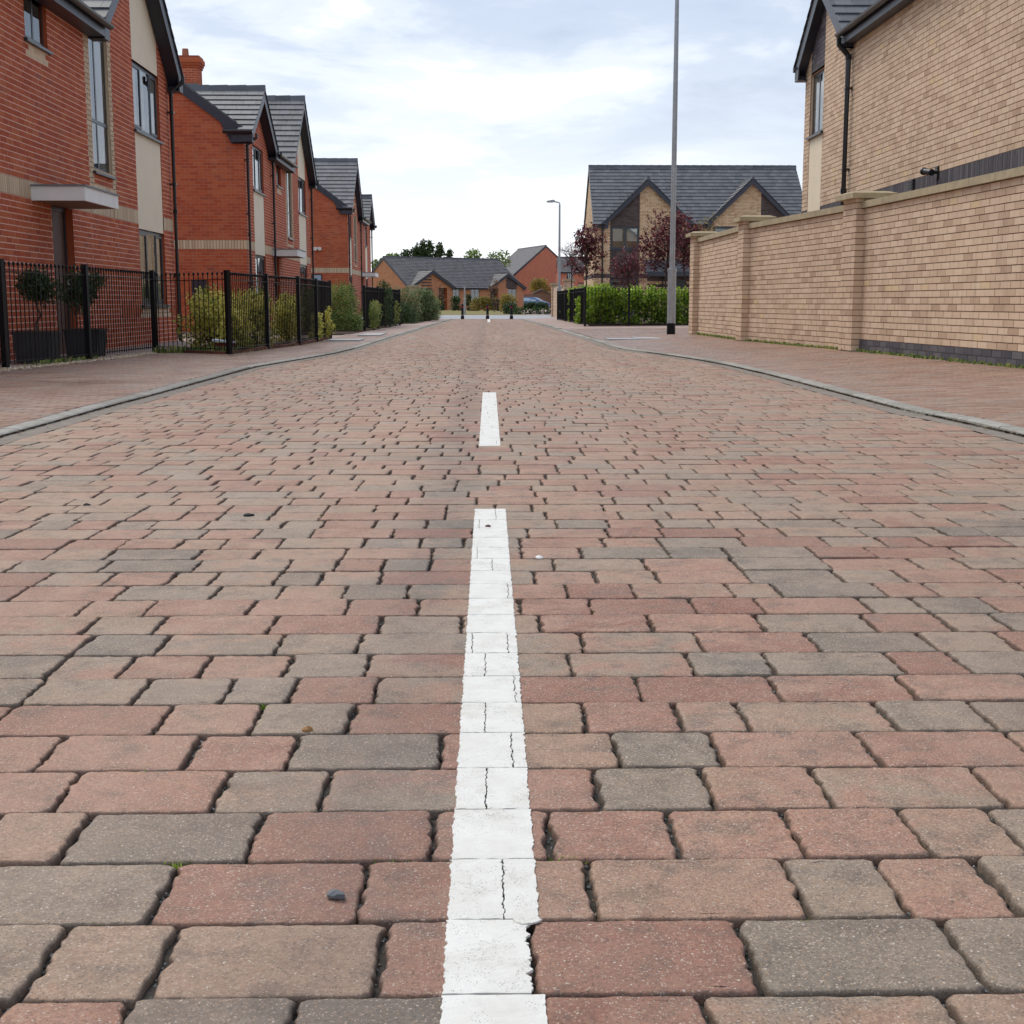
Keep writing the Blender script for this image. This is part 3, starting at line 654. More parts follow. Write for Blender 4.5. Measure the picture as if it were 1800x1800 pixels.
def pick_tones(r):
    if 'x' in FORCE: return FORCE['x']
    a = r.choice([.05, .12, .2, .28, .35, .40, .48, .55, .66, .72, .8, .9]) + r.uniform(-.05, .05)
    b = min(1, max(0, a + r.choice([-.30, -.18, .22, .32, .40, .10, -.10])))
    a = min(1, max(0, a))
    if FORCE.get('k', 0) > 16: a = .40+(a-.40)*.62; b = .40+(b-.40)*.62
    return a, b
def pav_build(P, name, parent, mat=None, **k):
    me = bpy.data.meshes.new(name); me.from_pydata(P.v, [], P.f); me.materials.append(mat or PAVER)
    for nm, dat in (('tone', P.t), ('tone2', P.t2)):
        a = me.attributes.new(nm, 'FLOAT', 'FACE'); a.data.foreach_set('value', dat)
    a = me.attributes.new('edge', 'FLOAT', 'POINT'); a.data.foreach_set('value', P.e)
    me.polygons.foreach_set('use_smooth', [True]*len(P.f)); me.update()
    o = bpy.data.objects.new(name, me); link(o, parent); tag(o, **k); return o
Y0, RP = 1.439, .1683
UJ = {-1: (1660, [(-0, 0), 300, 672, 933, 1309, 1683]), 0: (1565, [287, 636, 885, 1040, 1400, 1575]), 1: (1468, [133, 448, 762, 966, 1185, 1398, 1612]), 2: (1388, [118, 388, 572, 855, 1050, 1245, 1447]),
      3: (1320, [90, 340, 515, 775, 900, 1083, 1260, 1530]), 4: (1263, [0, 288, 450, 617, 853, 1027, 1192, 1308, 1562]), 5: (1214, [60, 250, 400, 515, 662, 905, 1125, 1365, 1600]), 6: (1171, [100, 222, 360, 505, 645, 853, 1003, 1215, 1355, 1580]),
      7: (1134, [145, 285, 490, 630, 830, 892, 1025, 1232, 1435, 1640]), 8: (1100, [158, 280, 478, 668, 812, 950, 1145, 1340, 1535, 1670]), 9: (1070, [145, 262, 440, 610, 735, 915, 1040, 1222, 1340, 1530]),
      10: (1043, [210, 378, 490, 604, 716, 893, 998, 1115, 1288, 1372, 1555]), 11: (1018, [190, 300, 375, 485, 563, 668, 832, 940, 1048, 1157, 1318, 1480, 1592])}
# tones read off the photograph for the nearest rows, left to right (0 rose ... 1 dark grey)
TJ = {-1: [(.5, .62), (.5, .55), (.18, .3), (.14, .2), (.82, .88), (.86, .75)], 0: [(.70, .82), (.15, .1), (.16, .26), (.4, .4), (.40, .46), (.78, .60), (.40, .30), (.66, .72)],
      1: [(.5, .45), (.93, .88), (.15, .12), (.2, .28), (.22, .3), (.42, .3), (.36, .28), (.42, .55), (.7, .7)], 2: [(.3, .3), (.30, .25), (.80, .55), (.28, .75), (.24, .3), (.82, .7), (.34, .5), (.62, .34), (.5, .62)],
      3: [(.3, .3), (.25, .3), (.3, .12), (.85, .95), (.14, .25), (.5, .5), (.85, .75), (.36, .3), (.3, .22), (.34, .42)], 4: [(.2, .2), (.16, .2), (.42, .3), (.82, .7), (.15, .2), (.5, .5), (.24, .2), (.40, .55), (.45, .6), (.85, .7), (.34, .5)]}
single = []; P_mid = Pav(); n_single = 0
def row_blocks(k):
    r = random.Random(900+k); y0 = Y0+(k)*RP; y1 = y0+RP; ym = (y0+y1)/2
    a, b = kl(ym)+CH+r.uniform(-.015, .01), kr(ym)-CH+r.uniform(-.01, .015)
    if k in UJ:
        v, us = UJ[k]; xs = [float(gnd(u, v)[0]) for u in us if not isinstance(u, tuple)]; nl = 0
        lo, hi = xs[0], xs[-1]
    else: lo = hi = a + r.uniform(.02, .24); xs = [lo]
    while xs[0]-a > .27: xs.insert(0, xs[0]-r.choice((.247, .247, .167, .167, .127)))
    xs[0] = a if xs[0]-a < .07 else xs[0]
    if xs[0] > a: xs.insert(0, a)
    while b-xs[-1] > .27: xs.append(xs[-1]+r.choice((.247, .247, .167, .167, .127)))
    if b-xs[-1] < .07: xs[-1] = b
    else: xs.append(b)
    tj = TJ.get(k)
    for i, (p, q) in enumerate(zip(xs[:-1], xs[1:])):
        ton = None
        if tj and p >= lo-.30 and q <= hi+.30:
            j = sum(1 for z in xs[1:i+1] if z > lo-.0001)
            if 0 <= j < len(tj): ton = tj[j]
        yield p, q, y0, y1, ton
rk = random.Random(77)
for k in range(-14, 348):
    y0 = Y0+k*RP
    for (p, q, ya, yb, ton) in row_blocks(k):
        FORCE.clear()
        FORCE['k'] = k
        if ton: FORCE['x'] = (min(1, max(0, ton[0]+rk.uniform(-.02, .02))), ton[1])
        ym = (ya+yb)/2; vis = ym > 1.1 and (p < .40*ym+.06 and q > -.42*ym-.06)
        onl = p < .06 and q > -.06 and (.4 < ym < 4.6 or 6.5 < ym < 10.7)
        if vis and n_single < 300 and ym < 5:
            P = Pav(); block(P, p, q, ya, yb, 0, rk, onl); pav_build(P, 'paving_block', road); n_single += 1
        else: block(P_mid, p, q, ya, yb, 0 if (vis and ym < 5.2) else (1 if (vis and ym < 12) else 2), rk, onl)
FORCE.clear()
pav_build(P_mid, 'paving_block', road, kind='stuff')
# grit and chippings lying in the joints
def grit():
    m = MB(); r = random.Random(3)
    for k in range(-3, 34):
        rows = list(row_blocks(k))
        for (p, q, ya, yb, _) in rows:
            if abs(q) > .42*yb+.1: continue
            for _i in range(13 if k < 14 else 5):
                x = q+r.gauss(0, .0032); y = r.uniform(ya, yb); s = r.uniform(.0010, .0026); z = r.uniform(-.0135, -.0085)
                c = [(x+r.uniform(-1, 1)*s, y+r.uniform(-1, 1)*s, z-s), (x+s*1.3, y+r.uniform(-1, 1)*s, z), (x, y+s*1.3, z+r.uniform(0, .4)*s), (x-s*1.2, y+r.uniform(-.5, .5)*s, z), (x, y-s*1.3, z), (x+r.uniform(-.4, .4)*s, y+r.uniform(-.4, .4)*s, z+s*1.2)]
                kk = len(m.v); m.v += c; tn = r.random()
                for f in ((5, 1, 2), (5, 2, 3), (5, 3, 4), (5, 4, 1), (0, 2, 1), (0, 3, 2), (0, 4, 3), (0, 1, 4)):
                    m.f.append(tuple(kk+i for i in f)); m.m.append(0); m.t.append(tn)
    t = NT('dark_chippings'); c = t.ramp(t.attr(), [(0, (.05, .055, .05)), (.7, (.16, .17, .165)), (.9, (.30, .32, .32)), (1, (.30, .20, .12))]); t.col(c, .6, .5)
    m.build('joint_chippings', t.m, road, kind='stuff')
grit()
# moss tufts and seedlings in the joints (measured spots)
def moss():
    m = MB(); r = random.Random(8)
    spots = [gnd(u, v) for u, v in ((465, 1238), (505, 1240), (870, 1345), (1415, 1618), (1000, 1505), (235, 1350), (1520, 728), (1545, 1001), (620, 753), (940, 1155), (1480, 1352), (560, 905), (690, 1513), (1110, 1293), (318, 1513))]
    for sx, sy, _ in spots:
        for i in range(60):
            x = sx+r.gauss(0, .011); y = sy+r.gauss(0, .004); h = r.uniform(.003, .010); w = r.uniform(.001, .003); a = r.uniform(0, 6.28)
            m.poly([(x-w*math.cos(a), y-w*math.sin(a), -.008), (x+w*math.cos(a), y+w*math.sin(a), -.008), (x+r.gauss(0, .003), y+r.gauss(0, .003), -.008+h)], 0, r.random())
    m.build('moss', L_HEDGE, kind='stuff')
moss()
# --- painted centre line: worn white dashes with cracks over the joints
def dash(ya, yb, label, detail=True):
    r = random.Random(int(ya*10)); root = None; m = MB(); xa, xb = -.0495, .0565; zt = .0021
    k = math.floor((ya-Y0)/RP)
    while Y0+k*RP < yb:
        a, b = max(ya, Y0+k*RP), min(yb, Y0+(k+1)*RP); full = (b-a) > RP*.5
        g0 = .0009+r.random()*.0010; a2, b2 = a+g0, b-g0
        cr = []
        if detail:
            cr = [q for (p, q, _, _, _) in row_blocks(k) if xa+.012 < q < xb-.008]
        xr = xb
        if k == -1: xr = None
        segs = []; lo = xa
        for c in cr: segs.append((lo, c)); lo = c
        segs.append((lo, xb))
        if k == -1 and len(segs) > 1: segs = segs[:-1]
        for i, (p, q) in enumerate(segs):
            n = max(4, int((b2-a2)/.0042)) if detail else 3
            def edge(x, jag, inward, seed):
                rr = random.Random(seed); pts = []; w = 0
                for j in range(n+1):
                    t = j/n; w = w*.45+rr.gauss(0, jag*.8)
                    pts.append((x+w+inward*abs(rr.gauss(0, jag*.5)), a2+(b2-a2)*t))
                return pts
            Lf = edge(p+(0 if i == 0 else .0006), .0011 if i == 0 else .0012, 1, k*31+i*7+1 if i == 0 else k*31+i*7)
            Rg = edge(q-(0 if i == len(segs)-1 else .0006), .0011 if i == len(segs)-1 else .0012, -1, k*31+(i+1)*7)
            if k == -1 and i == len(segs)-1: Rg = [(x+r.gauss(0, .0016)-.002, y) for x, y in Rg]
            nx = 8
            base = len(m.v)
            for j in range(n+1):
                for c in range(nx+1):
                    f = c/nx; x = Lf[j][0]+(Rg[j][0]-Lf[j][0])*f; y = Lf[j][1]
                    if j in (0, n): y += r.gauss(0, .0006)*(1 if detail else 0)
                    dip = .0016*math.exp(-min(y-a, b-y)/.004) if detail else 0
                    m.v.append((x, y, zt-dip+r.gauss(0, .00015)))
            for j in range(n):
                for c in range(nx):
                    q0 = base+j*(nx+1)+c; m.f.append((q0, q0+1, q0+nx+2, q0+nx+1)); m.m.append(0); m.t.append(r.random())
            # thickness: a skirt down to the blocks
            ring = [base+j*(nx+1) for j in range(n+1)]; ring2 = [base+j*(nx+1)+nx for j in range(n+1)]
            for rg in (ring, ring2, [base+c for c in range(nx+1)], [base+n*(nx+1)+c for c in range(nx+1)]):
                kk = len(m.v); m.v += [(m.v[i_][0], m.v[i_][1], -.001) for i_ in rg]
                for j in range(len(rg)-1): m.f.append((rg[j], rg[j+1], kk+j+1, kk+j)); m.m.append(0); m.t.append(.5)
        k += 1
    o = m.build('road_marking', PAINT, label=label, cat='road marking', group='white dashes of the centre line')
    return o
dash(.55, 4.53, 'worn white centre line dash nearest the camera, cracked over the block joints')
dash(6.58, 10.58, 'second white centre line dash, short and clean, in the middle of the road')
dash(50.5, 62.0, 'faint far white centre line mark just in front of the middle bollard', False)
# a leaf-like dark flake, a fallen twig and little stones on the blocks
def flake(u, v, s, c, label, name='fallen_leaf', cat='leaf', seed=1):
    p = gnd(u, v); r = random.Random(seed); m = MB(); n = 9; ring = []
    for i in range(n):
        a = 2*math.pi*i/n; q = s*(.55+.5*r.random()); ring.append((p[0]+q*1.4*math.cos(a), p[1]+q*math.sin(a), .003+.004*r.random()))
    cc = (p[0], p[1], .010)
    for i in range(n): m.poly([ring[i], ring[(i+1) % n], cc], 0, .5)
    for i in range(n): m.poly([(ring[i][0], ring[i][1], .001), ring[i], ring[(i+1) % n], (ring[(i+1) % n][0], ring[(i+1) % n][1], .001)][::-1], 0, .5)
    m.build(name, c, label=label, cat=cat)
flake(592, 1577, .010, m_flat('slate_chip', (.10, .11, .125), .5, .5), 'small dark slate chip lying on a red block left of the line', 'stone_chip', 'stone chip', 4)
flake(541, 1286, .007, m_flat('brown_leaf', (.30, .16, .06), .7, .3), 'tiny brown dead leaf in a joint left of the line', seed=5)
flake(436, 907, .016, RUBBER, 'dark curled scrap of leaf on the blocks left of the dash', seed=6)
flake(152, 889, .014, RUBBER, 'black round pebble on the blocks near the left edge', 'pebble', 'pebble', 7)
flake(948, 982, .010, WHITE, 'white paint flake lying on the blocks right of the dash', 'paint_flake', 'paint flake', 9)
flake(858, 927, .008, WOODD, 'brown bit of leaf stuck on the white dash near its far end', seed=12)
# the loose paint chip at the broken right edge of the near dash
mm = MB(); c0 = gnd(926, 1621); rr_ = random.Random(2); pts = [(c0[0]+.016*math.cos(a)*(.8+.3*rr_.random()), c0[1]+.010*math.sin(a)*(.8+.3*rr_.random())) for a in [i*math.pi/5 for i in range(10)]]
mm.prism(pts, 2, .0012, .0035); mm.build('paint_chip', PAINT, label='loose white paint chip at the broken edge of the nearest dash', cat='paint chip')

# --- kerbs: one stone after another
def kerb(fn, side, ranges):
    root = empty('kerb', (0, 0, 0), kind='structure'); r = random.Random(5+side)
    for (ya, yb, h) in ranges:
        y = ya
        while y < yb:
            y2 = min(y+.912, yb); m = MB(); n = 3; tn_ = r.random()
            for i in range(n):
                a = y+(y2-y)*i/n+(.006 if i == 0 else 0); b = y+(y2-y)*(i+1)/n-(.006 if i == n-1 else 0)
                sec = [(0, -.05), (.001, h-.009), (.008, h-.003), (.022, h), (.105, h), (.105, -.05)]
                pa = [(fn(a)+side*q, a, z) for q, z in sec]; pb = [(fn(b)+side*q, b, z) for q, z in sec]
                for j in range(len(sec)-1): m.quad(pa[j], pa[j+1], pb[j+1], pb[j], 0, tn_)
                if i == 0: m.poly(pa, 0)
                if i == n-1: m.poly(pb[::-1], 0)
            m.build('kerb_stone', KERB, root); y = y2
    return root
kerb(kl, -1, [(1, 60, .016)])
kerb(kr, 1, [(1, 25.0, .020), (25.0, 27.0, .014), (27.0, 36.6, .006), (36.6, 47, .026), (47, 60, .008)])
# --- footways
FWL = [(-3, -6.2), (15.96, -5.13), (19.2, -4.79), (19.21, -3.53), (20.57, -3.37), (22.3, -3.17), (26.8, -3.13), (34.2, -3.14), (43, -2.83), (60, -2.6)]
WALLR = [(-3, 6.2), (11.2, 5.18), (17.2, 4.80), (22, 4.26), (27.3, 4.2), (27.4, 9.0), (39.7, 9.0), (39.75, 9.), (39.76, 2.86), (52.3, 2.7), (60, 3.3)]
fwl = lambda y: interp(FWL, y); fwr = lambda y: interp(WALLR, y)
ysf = [i*.25 for i in range(4, 241)]
strip(ysf, lambda y: fwl(y)-.1, lambda y: kl(y)-.10, .004, .008).build('left_pavement', FARP, kind='structure')
strip(ysf, lambda y: kr(y)+.10, lambda y: fwr(y)+.1, .010, .070).build('right_pavement', FARP, kind='structure')
def footway(fa, fb, za, zb, parent_name, ymax, seed, skew=0.0):
    """small rectangular blocks laid across the footway (z follows a gentle crossfall)"""
    r = random.Random(seed); m = MB(); y = 4.0; k = 0
    while y < ymax:
        a, b = sorted((fa(y+.05), fb(y+.05))); x = a-(.1 if k % 2 else 0)
        while x < b:
            c0, c1 = max(x, a), min(x+.2, b); x += .2
            if c1-c0 < .03: continue
            t = lambda q: (q-a)/(b-a+1e-6)
            z0, z1 = za+(zb-za)*t(c0), za+(zb-za)*t(c1); e = r.uniform(-.0012, .0012); j = .0022; cc = .004
            lo = .006
            p = [(c0+j, y+j), (c1-j, y+j), (c1-j, y+.1-j), (c0+j, y+.1-j)]; zz = [z0, z1, z1, z0]; kk = len(m.v)
            m.v += [(px, py, zq-lo) for (px, py), zq in zip(p, zz)]
            q = [(c0+j+cc, y+j+cc), (c1-j-cc, y+j+cc), (c1-j-cc, y+.1-j-cc), (c0+j+cc, y+.1-j-cc)]
            m.v += [(px, py, zq+e) for (px, py), zq in zip(q, zz)]; tn = r.random()
            for f in ((4, 5, 6, 7), (0, 1, 5, 4), (1, 2, 6, 5), (2, 3, 7, 6), (3, 0, 4, 7)): m.f.append(tuple(kk+i for i in f)); m.m.append(0); m.t.append(tn)
        y += .1; k += 1
    return m
footway(fwl, lambda y: kl(y)-.107, .010, .018, '', 30, 1).build('footway_blocks', FPAVER, bpy.data.objects['left_pavement'], kind='stuff')
footway(lambda y: kr(y)+.107, fwr, .022, .088, '', 36, 2).build('footway_blocks', FPAVER, bpy.data.objects['right_pavement'], kind='stuff')
# --- plots, far path, lawn and drives
def slab(name, pts, z, mat, kind='structure', **k):
    m = MB(); m.poly([(x, y, z) for x, y in pts], 0, .5); return m.build(name, mat, kind=kind, **k)
slab('plot_paving', [(-30, -3), (-6.1, -3), (-5.15, 15.96), (-4.8, 19.25), (-3.50, 19.3), (-3.16, 27), (-3.16, 34), (-2.85, 46), (-30, 46)], -.012, PLOT)
slab('garden_soil', [(-4.7, 19.3), (-3.50, 19.3), (-3.15, 22.4), (-3.14, 26.9), (-4.8, 26.9)], .012, EARTH)
slab('garden_soil', [(-5.0, 30.5), (-3.15, 30.5), (-2.85, 43.5), (-5, 43.5)], .012, EARTH)
slab('garden_soil', [(-4.6, 46), (-2.55, 46), (-2.2, 60.5), (-5, 60.5)], .012, EARTH)
slab('garden_soil', [(2.95, 39.8), (9, 39.8), (9, 54), (2.8, 54)], .080, EARTH)
slab('side_plot', [(4.02, 27.0), (40, 27.0), (40, 39.7), (9, 39.7)], .050, PLOT)
slab('rear_plot', [(4.6, 11), (40, 5), (40, 26.9), (4.3, 26.9)], .040, PLOT)
slab('side_plot', [(9, 39.9), (40, 39.9), (40, 110), (3.5, 110), (3.6, 61)], .030, FARP)
slab('footpath', [(-14, 60.0), (30, 60.0), (30, 80), (-14, 80)], .004, TARM)
slab('lawn', [(-30, 80), (2.3, 80), (3.0, 150), (-30, 150)], .010, DRYG)
slab('driveway', [(2.3, 80), (25, 80), (40, 205), (3.2, 205)], .014, FARP)
slab('lawn', [(-30, 150), (3.1, 150), (3.1, 205), (-30, 205)], -.02, DRYG)

# manhole covers and the pale service slabs in the footways
def cover(x0, x1, y0, y1, z, mat, label, name='manhole_cover', cat='manhole cover'):
    r = empty(name, ((x0+x1)/2, (y0+y1)/2, z), label=label, cat=cat); m = MB(); a, b = (x1-x0)/2, (y1-y0)/2
    m.box(-a, a, -b, -b+.04, -.02, .006); m.box(-a, a, b-.04, b, -.02, .006); m.box(-a, -a+.04, -b+.04, b-.04, -.02, .006); m.box(a-.04, a, -b+.04, b-.04, -.02, .006)
    m.build('rim', GALV, r); p = MB(); p.box(-a+.045, a-.045, -b+.045, b-.045, -.02, .004); p.build('plate', mat, r)
cover(2.75, 3.45, 24.6, 25.9, .052, PAINTY, 'pale rectangular service cover in the footway beside the grey lamp post')
cover(-2.95, -2.35, 24.4, 25.4, .035, PAINTY, 'pale service cover in the left footway past the black railings')
cover(-2.75, -2.3, 28.2, 30.4, .034, PAINTY, 'long pale slab set in the left footway beyond the railings', 'concrete_slab', 'slab')
cover(2.2, 2.75, 24.6, 25.5, .044, PAINTY, 'small pale slab between kerb and service cover on the right', 'concrete_slab', 'slab')
# shingle margin below the near railings
def shingle():
    m = MB(); r = random.Random(21)
    for i in range(5200):
        y = r.uniform(12.5, 18.7); x0 = interp([(12, -5.42), (15.2, -5.06), (18.8, -4.72)], y); x = x0+r.uniform(-.10, .26)*(1 if y < 17.8 else .5)
        s = r.uniform(.008, .020); z = .010+r.uniform(0, .010); kk = len(m.v); tn = r.random()
        m.v += [(x, y, z+s*.8)]+[(x+s*math.cos(a)*r.uniform(.8, 1.2), y+s*math.sin(a)*r.uniform(.8, 1.2), z) for a in (0, 1.2, 2.5, 3.7, 5)]
        for j in range(5): m.f.append((kk, kk+1+j, kk+1+(j+1) % 5)); m.m.append(0); m.t.append(tn)
    t = NT('shingle_stones'); t.col(t.ramp(t.attr(), [(0, (.20, .13, .08)), (.4, (.42, .30, .19)), (.8, (.58, .46, .32)), (1, (.66, .62, .55))]), .7, .4)
    m.build('shingle', t.m, kind='stuff')
shingle()

# ================================================================== HOUSES
def loc_left(y): return (-5.75-.0082*y, y)
RZL = R(90)+math.atan(.0082)
BD = [(2.03, 2.255)]
def zoneL(tall=None, smallw=(), lad=True, gw=()):
    def z(u, zz):
        if 2.03 < zz < 2.255: return B_TANB
        if tall:
            a, b = tall
            if zz > 2.40 and (a-.24 < u < a or b < u < b+.20) and zz < 5.9: return B_TANB
            if a <= u <= b and (2.60 < zz < 2.68 or 2.405 < zz < 2.485): return B_TANB
            if a-.24 < u < b+.20 and zz > 4.75 and (int((zz-2.255)/.075) % 4 == 0): return B_TANB
        for (a, b, s) in smallw:
            if a < u < b and s-.225 < zz < s: return B_TANB
        for (a, b, s) in gw:
            if a-.02 < u < b+.2 and s-.225 < zz < s: return B_TANB
        return B_RED
    return z
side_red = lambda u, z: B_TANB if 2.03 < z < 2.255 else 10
PIT = R(36); EAV = 4.95; BASE = -.07; tpt = math.tan(PIT)
def canopy(H, x0, x1, z=2.19, out=.68):
    r = MB(); r.box(x0, x1, -out, -.002, z-.03, z); r.box(x0-.03, x1+.03, -out-.03, -.002, z, z+.022); c = r.build('canopy', LEAD, H)
    f = MB(); f.box(x0-.01, x1+.01, -out-.01, -out+.02, z-.18, z-.001); f.box(x0-.01, x0+.02, -out+.02, -.002, z-.18, z-.001); f.box(x1-.02, x1+.01, -out+.02, -.002, z-.18, z-.001); f.build('canopy_fascia', WHITE, c)
    s = MB(); s.box(x0+.02, x1-.02, -out+.02, -.002, z-.175, z-.16); s.build('soffit', SOFF, c)
def door(H, x0, x1, z0, z1, mat, rec=.10):
    f = MB(); w = .06; f.box(x0, x0+w, rec, rec+.07, z0, z1); f.box(x1-w, x1, rec, rec+.07, z0, z1); f.box(x0+w, x1-w, rec, rec+.07, z1-w, z1)
    d = f.build('door', ANTH, H); p = MB(); p.box(x0+w, x1-w, rec+.02, rec+.06, z0+.02, z1-w)
    for i in range(3):
        zc = z0+.45+i*.55; p.box(x0+w+.14, x1-w-.14, rec+.012, rec+.02, zc-.18, zc+.18)
    p.build('door_leaf', mat, d)
    h = MB(); h.tube([(x1-w-.07, rec-.03, z0+.95), (x1-w-.07, rec-.03, z0+1.10)], .012, 6); h.build('handle', WHITE, d)
    rv = MB(); rv.quad((x0, 0, z0), (x0, 0, z1), (x0, rec+.1, z1), (x0, rec+.1, z0)); rv.quad((x1, 0, z0), (x1, 0, z1), (x1, rec+.1, z1), (x1, rec+.1, z0)); rv.quad((x0, 0, z1), (x1, 0, z1), (x1, rec+.1, z1), (x0, rec+.1, z1)); rv.build('reveal', RED, d)
def gpoly(x0, x1, zb, c, h, q, tg):
    f = lambda x: EAV+(h-abs(x-c))*tg-q
    pts = [(x0, zb), (x1, zb), (x1, f(x1))] + ([(c, f(c))] if x0 < c < x1 else []) + [(x0, f(x0))]
    return pts
def left_house(name, label, ynear, L, g1, g2, w1, w2, tall, smallw, dr, can, pipes, curt=False, pick=0, roofsingle=False, group='red brick houses down the left side', side=True, farside=False, tall_top=4.72, win1_panel_top=True, D=7.6):
    gables = [q for q in (g1, g2) if q]
    op = []; pan = []
    for i, wn in enumerate((w1, w2)):
        if not wn: continue
        a, b = wn; op += [(a, b, 3.605, 4.73), (a, b, .68, 1.955)]
        pan.append((a, b, 1.955, 3.605, CREAM))
    gsel = g2 if tall and tall[0] > 5 else None
    if w2 and g2 and farside is not None:
        c, h, tg = g2; a, b = w2; pan.append((a, b, 4.73, EAV+h*tg, CREAM, gpoly(a, b, 4.73, c, h, .10, tg)))
    if tall: op.append((tall[0], tall[1], 2.68, tall_top))
    for a, b in smallw: op.append((a, b, 4.055, 4.73))
    if dr: op.append((dr[0], dr[1], BASE-.1, 2.03))
    H = house(name, label, loc_left(ynear), RZL, L, D, BASE, EAV, PIT, gables, zoneL(tall, [(a, b, 4.055) for a, b in smallw], gw=[(w[0], w[1], .68) for w in (w1, w2) if w]), side_red, BD, op, pan, group=group, side_near=side, pick=pick, camloc=(0, 0, .7), ov=.25, tile_parts=roofsingle, splits=(tall[0]-.24, tall[0], tall[1], tall[1]+.20) if tall else ())
    for wn, ck in ((w1, 0), (w2, 1)):
        if not wn: continue
        a, b = wn; m1 = a+(b-a)*.36; m2 = a+(b-a)*.70
        window(H, a, b, 3.605, 4.73, (m1, m2), sash=((a+.05, m1-.02, 3.66, 4.68), (m2+.03, b-.05, 3.66, 4.68)), curt=((a+.1, a+.42, 3.7, 4.66), (a+.78, a+1.0, 3.7, 4.66), (b-.42, b-.10, 3.7, 4.66)))
        window(H, a, b, .68, 1.955, (m1, m2), sash=((a+.05, m1-.02, .74, 1.90), (m2+.03, b-.05, .74, 1.90)), curt=((a+.28, a+.5, .72, 1.85), (a+.82, a+1.1, .72, 1.85), (b-.42, b-.18, .72, 1.85)) if curt else ())
    if tall:
        a, b = tall; mm_ = a+(b-a)*.42
        window(H, a, b, 2.68, tall_top, (mm_,), jamb=B_TANB, trans=((3.43, a, b),), curt=((a+.04, a+.32, 2.75, tall_top-.06), (a+.52, b-.16, 2.75, tall_top-.06)) if curt else ())
    for a, b in smallw: window(H, a, b, 4.055, 4.73, ((a+b)/2,))
    if dr: door(H, dr[0], dr[1], BASE, 2.03, WOODD)
    if can: canopy(H, *can)
    for x, zt in pipes: downpipe(H, x, zt, BASE+.03, ygut=-.31)
    return H
H1 = left_house('brick_house', 'nearest red brick house on the left, cut off by the picture edge', 12.85, 12.95, (2.0, 1.8, .6), (10.45, 2.5, .81), None, (10.35, 12.2), (7.80, 8.82), ((4.95, 5.85),), (5.65, 6.6), (4.85, 6.45), ((12.85, 4.84),), curt=True, pick=1, side=False)
H2 = left_house('brick_house', 'second red brick house on the left, with a chimney and a dark meter box', 33.9, 13.0, (1.95, 2.0, .60), (10.15, 2.7, .80), (1.3, 3.0), (10.1, 11.95), (7.45, 8.5), ((5.4, 6.25),), (4.5, 5.5), (4.3, 6.1), ((.10, 4.84), (4.28, 4.84), (12.95, 4.84)), roofsingle=True)
H3 = left_house('brick_house', 'farthest red brick house on the left, white twin lamp on its side wall', 60.2, 13.0, (2.75, 2.75, .80), (10.9, 1.75, .70), (.65, 2.0), (9.5, 10.8), (3.4, 4.5), (), (7.0, 8.0), (6.8, 8.9), ((.10, 4.84), (6.2, 4.84), (12.95, 4.84)))
# side wall fittings of houses 2 and 3
mb_ = MB(); mb_.box(-.09, -.001, 1.02, 1.38, .78, 1.27); mb_.box(-.10, -.09, 1.04, 1.36, .80, 1.25); mb_.build('meter_box', NAVY, H2)
ch = MB()
chz = [(8.98, .47), (9.06, .50), (9.14, .53)]
chw = MB(); w4 = Wall((11.0, 3.25), (1, 0), (0, -1)); w4.lay(lambda z: [(0, .62)], 7.2, 8.22, lambda u, z: B_RED); w5 = Wall((11.0, 3.25), (0, 1), (-1, 0)); w5.lay(lambda z: [(0, .95)], 7.2, 8.22, lambda u, z: B_RED)
for w_ in (w4, w5):
    k = len(chw.v); chw.v += w_.mb.v; chw.f += [tuple(k+i for i in f) for f in w_.mb.f]; chw.m += w_.mb.m; chw.t += w_.mb.t
chw.box(11.01, 11.61, 3.26, 4.19, 7.2, 8.22, 0)
for i, (z, e) in enumerate(((8.22, .03), (8.295, .06), (8.37, .09), (8.445, .09), (8.52, .05))): chw.box(11.0-e, 11.62+e, 3.25-e, 4.2+e, z+.001, z+.072, 0, .2+.2*i)
cho = chw.build('chimney', MATS_B, H2)
c2 = MB(); c2.tube([(11.3, 3.7, 8.58), (11.3, 3.7, 8.85)], [.12, .10], 10); c2.build('chimney_pot', m_flat('terracotta_pot', (.32, .12, .07)), cho)
c3 = MB(); c3.box(10.93, 11.66, 3.17, 3.25, 7.20, 7.50); c3.box(10.98, 11.0, 3.25, 4.2, 7.3, 7.72); c3.build('lead_flashing', LEAD, cho)
wl = MB(); wl.box(-.05, -.001, 1.25, 1.40, 3.05, 3.15); lo = wl.build('wall_lamp', WHITE, H3)
for yy in (1.22, 1.42):
    q = MB(); q.tube([(-.06, yy, 3.10), (-.14, yy, 3.08)], [.07, .085], 10); q.build('lamp_head', WHITE, lo)
q = MB(); q.box(-.03, -.001, 1.15, 1.62, 1.2, 1.98); wq = q.build('side_window', ANTH, H3); q = MB(); q.quad((-.035, 1.2, 1.25), (-.035, 1.57, 1.25), (-.035, 1.57, 1.93), (-.035, 1.2, 1.93)); q.build('pane', CARG, wq)

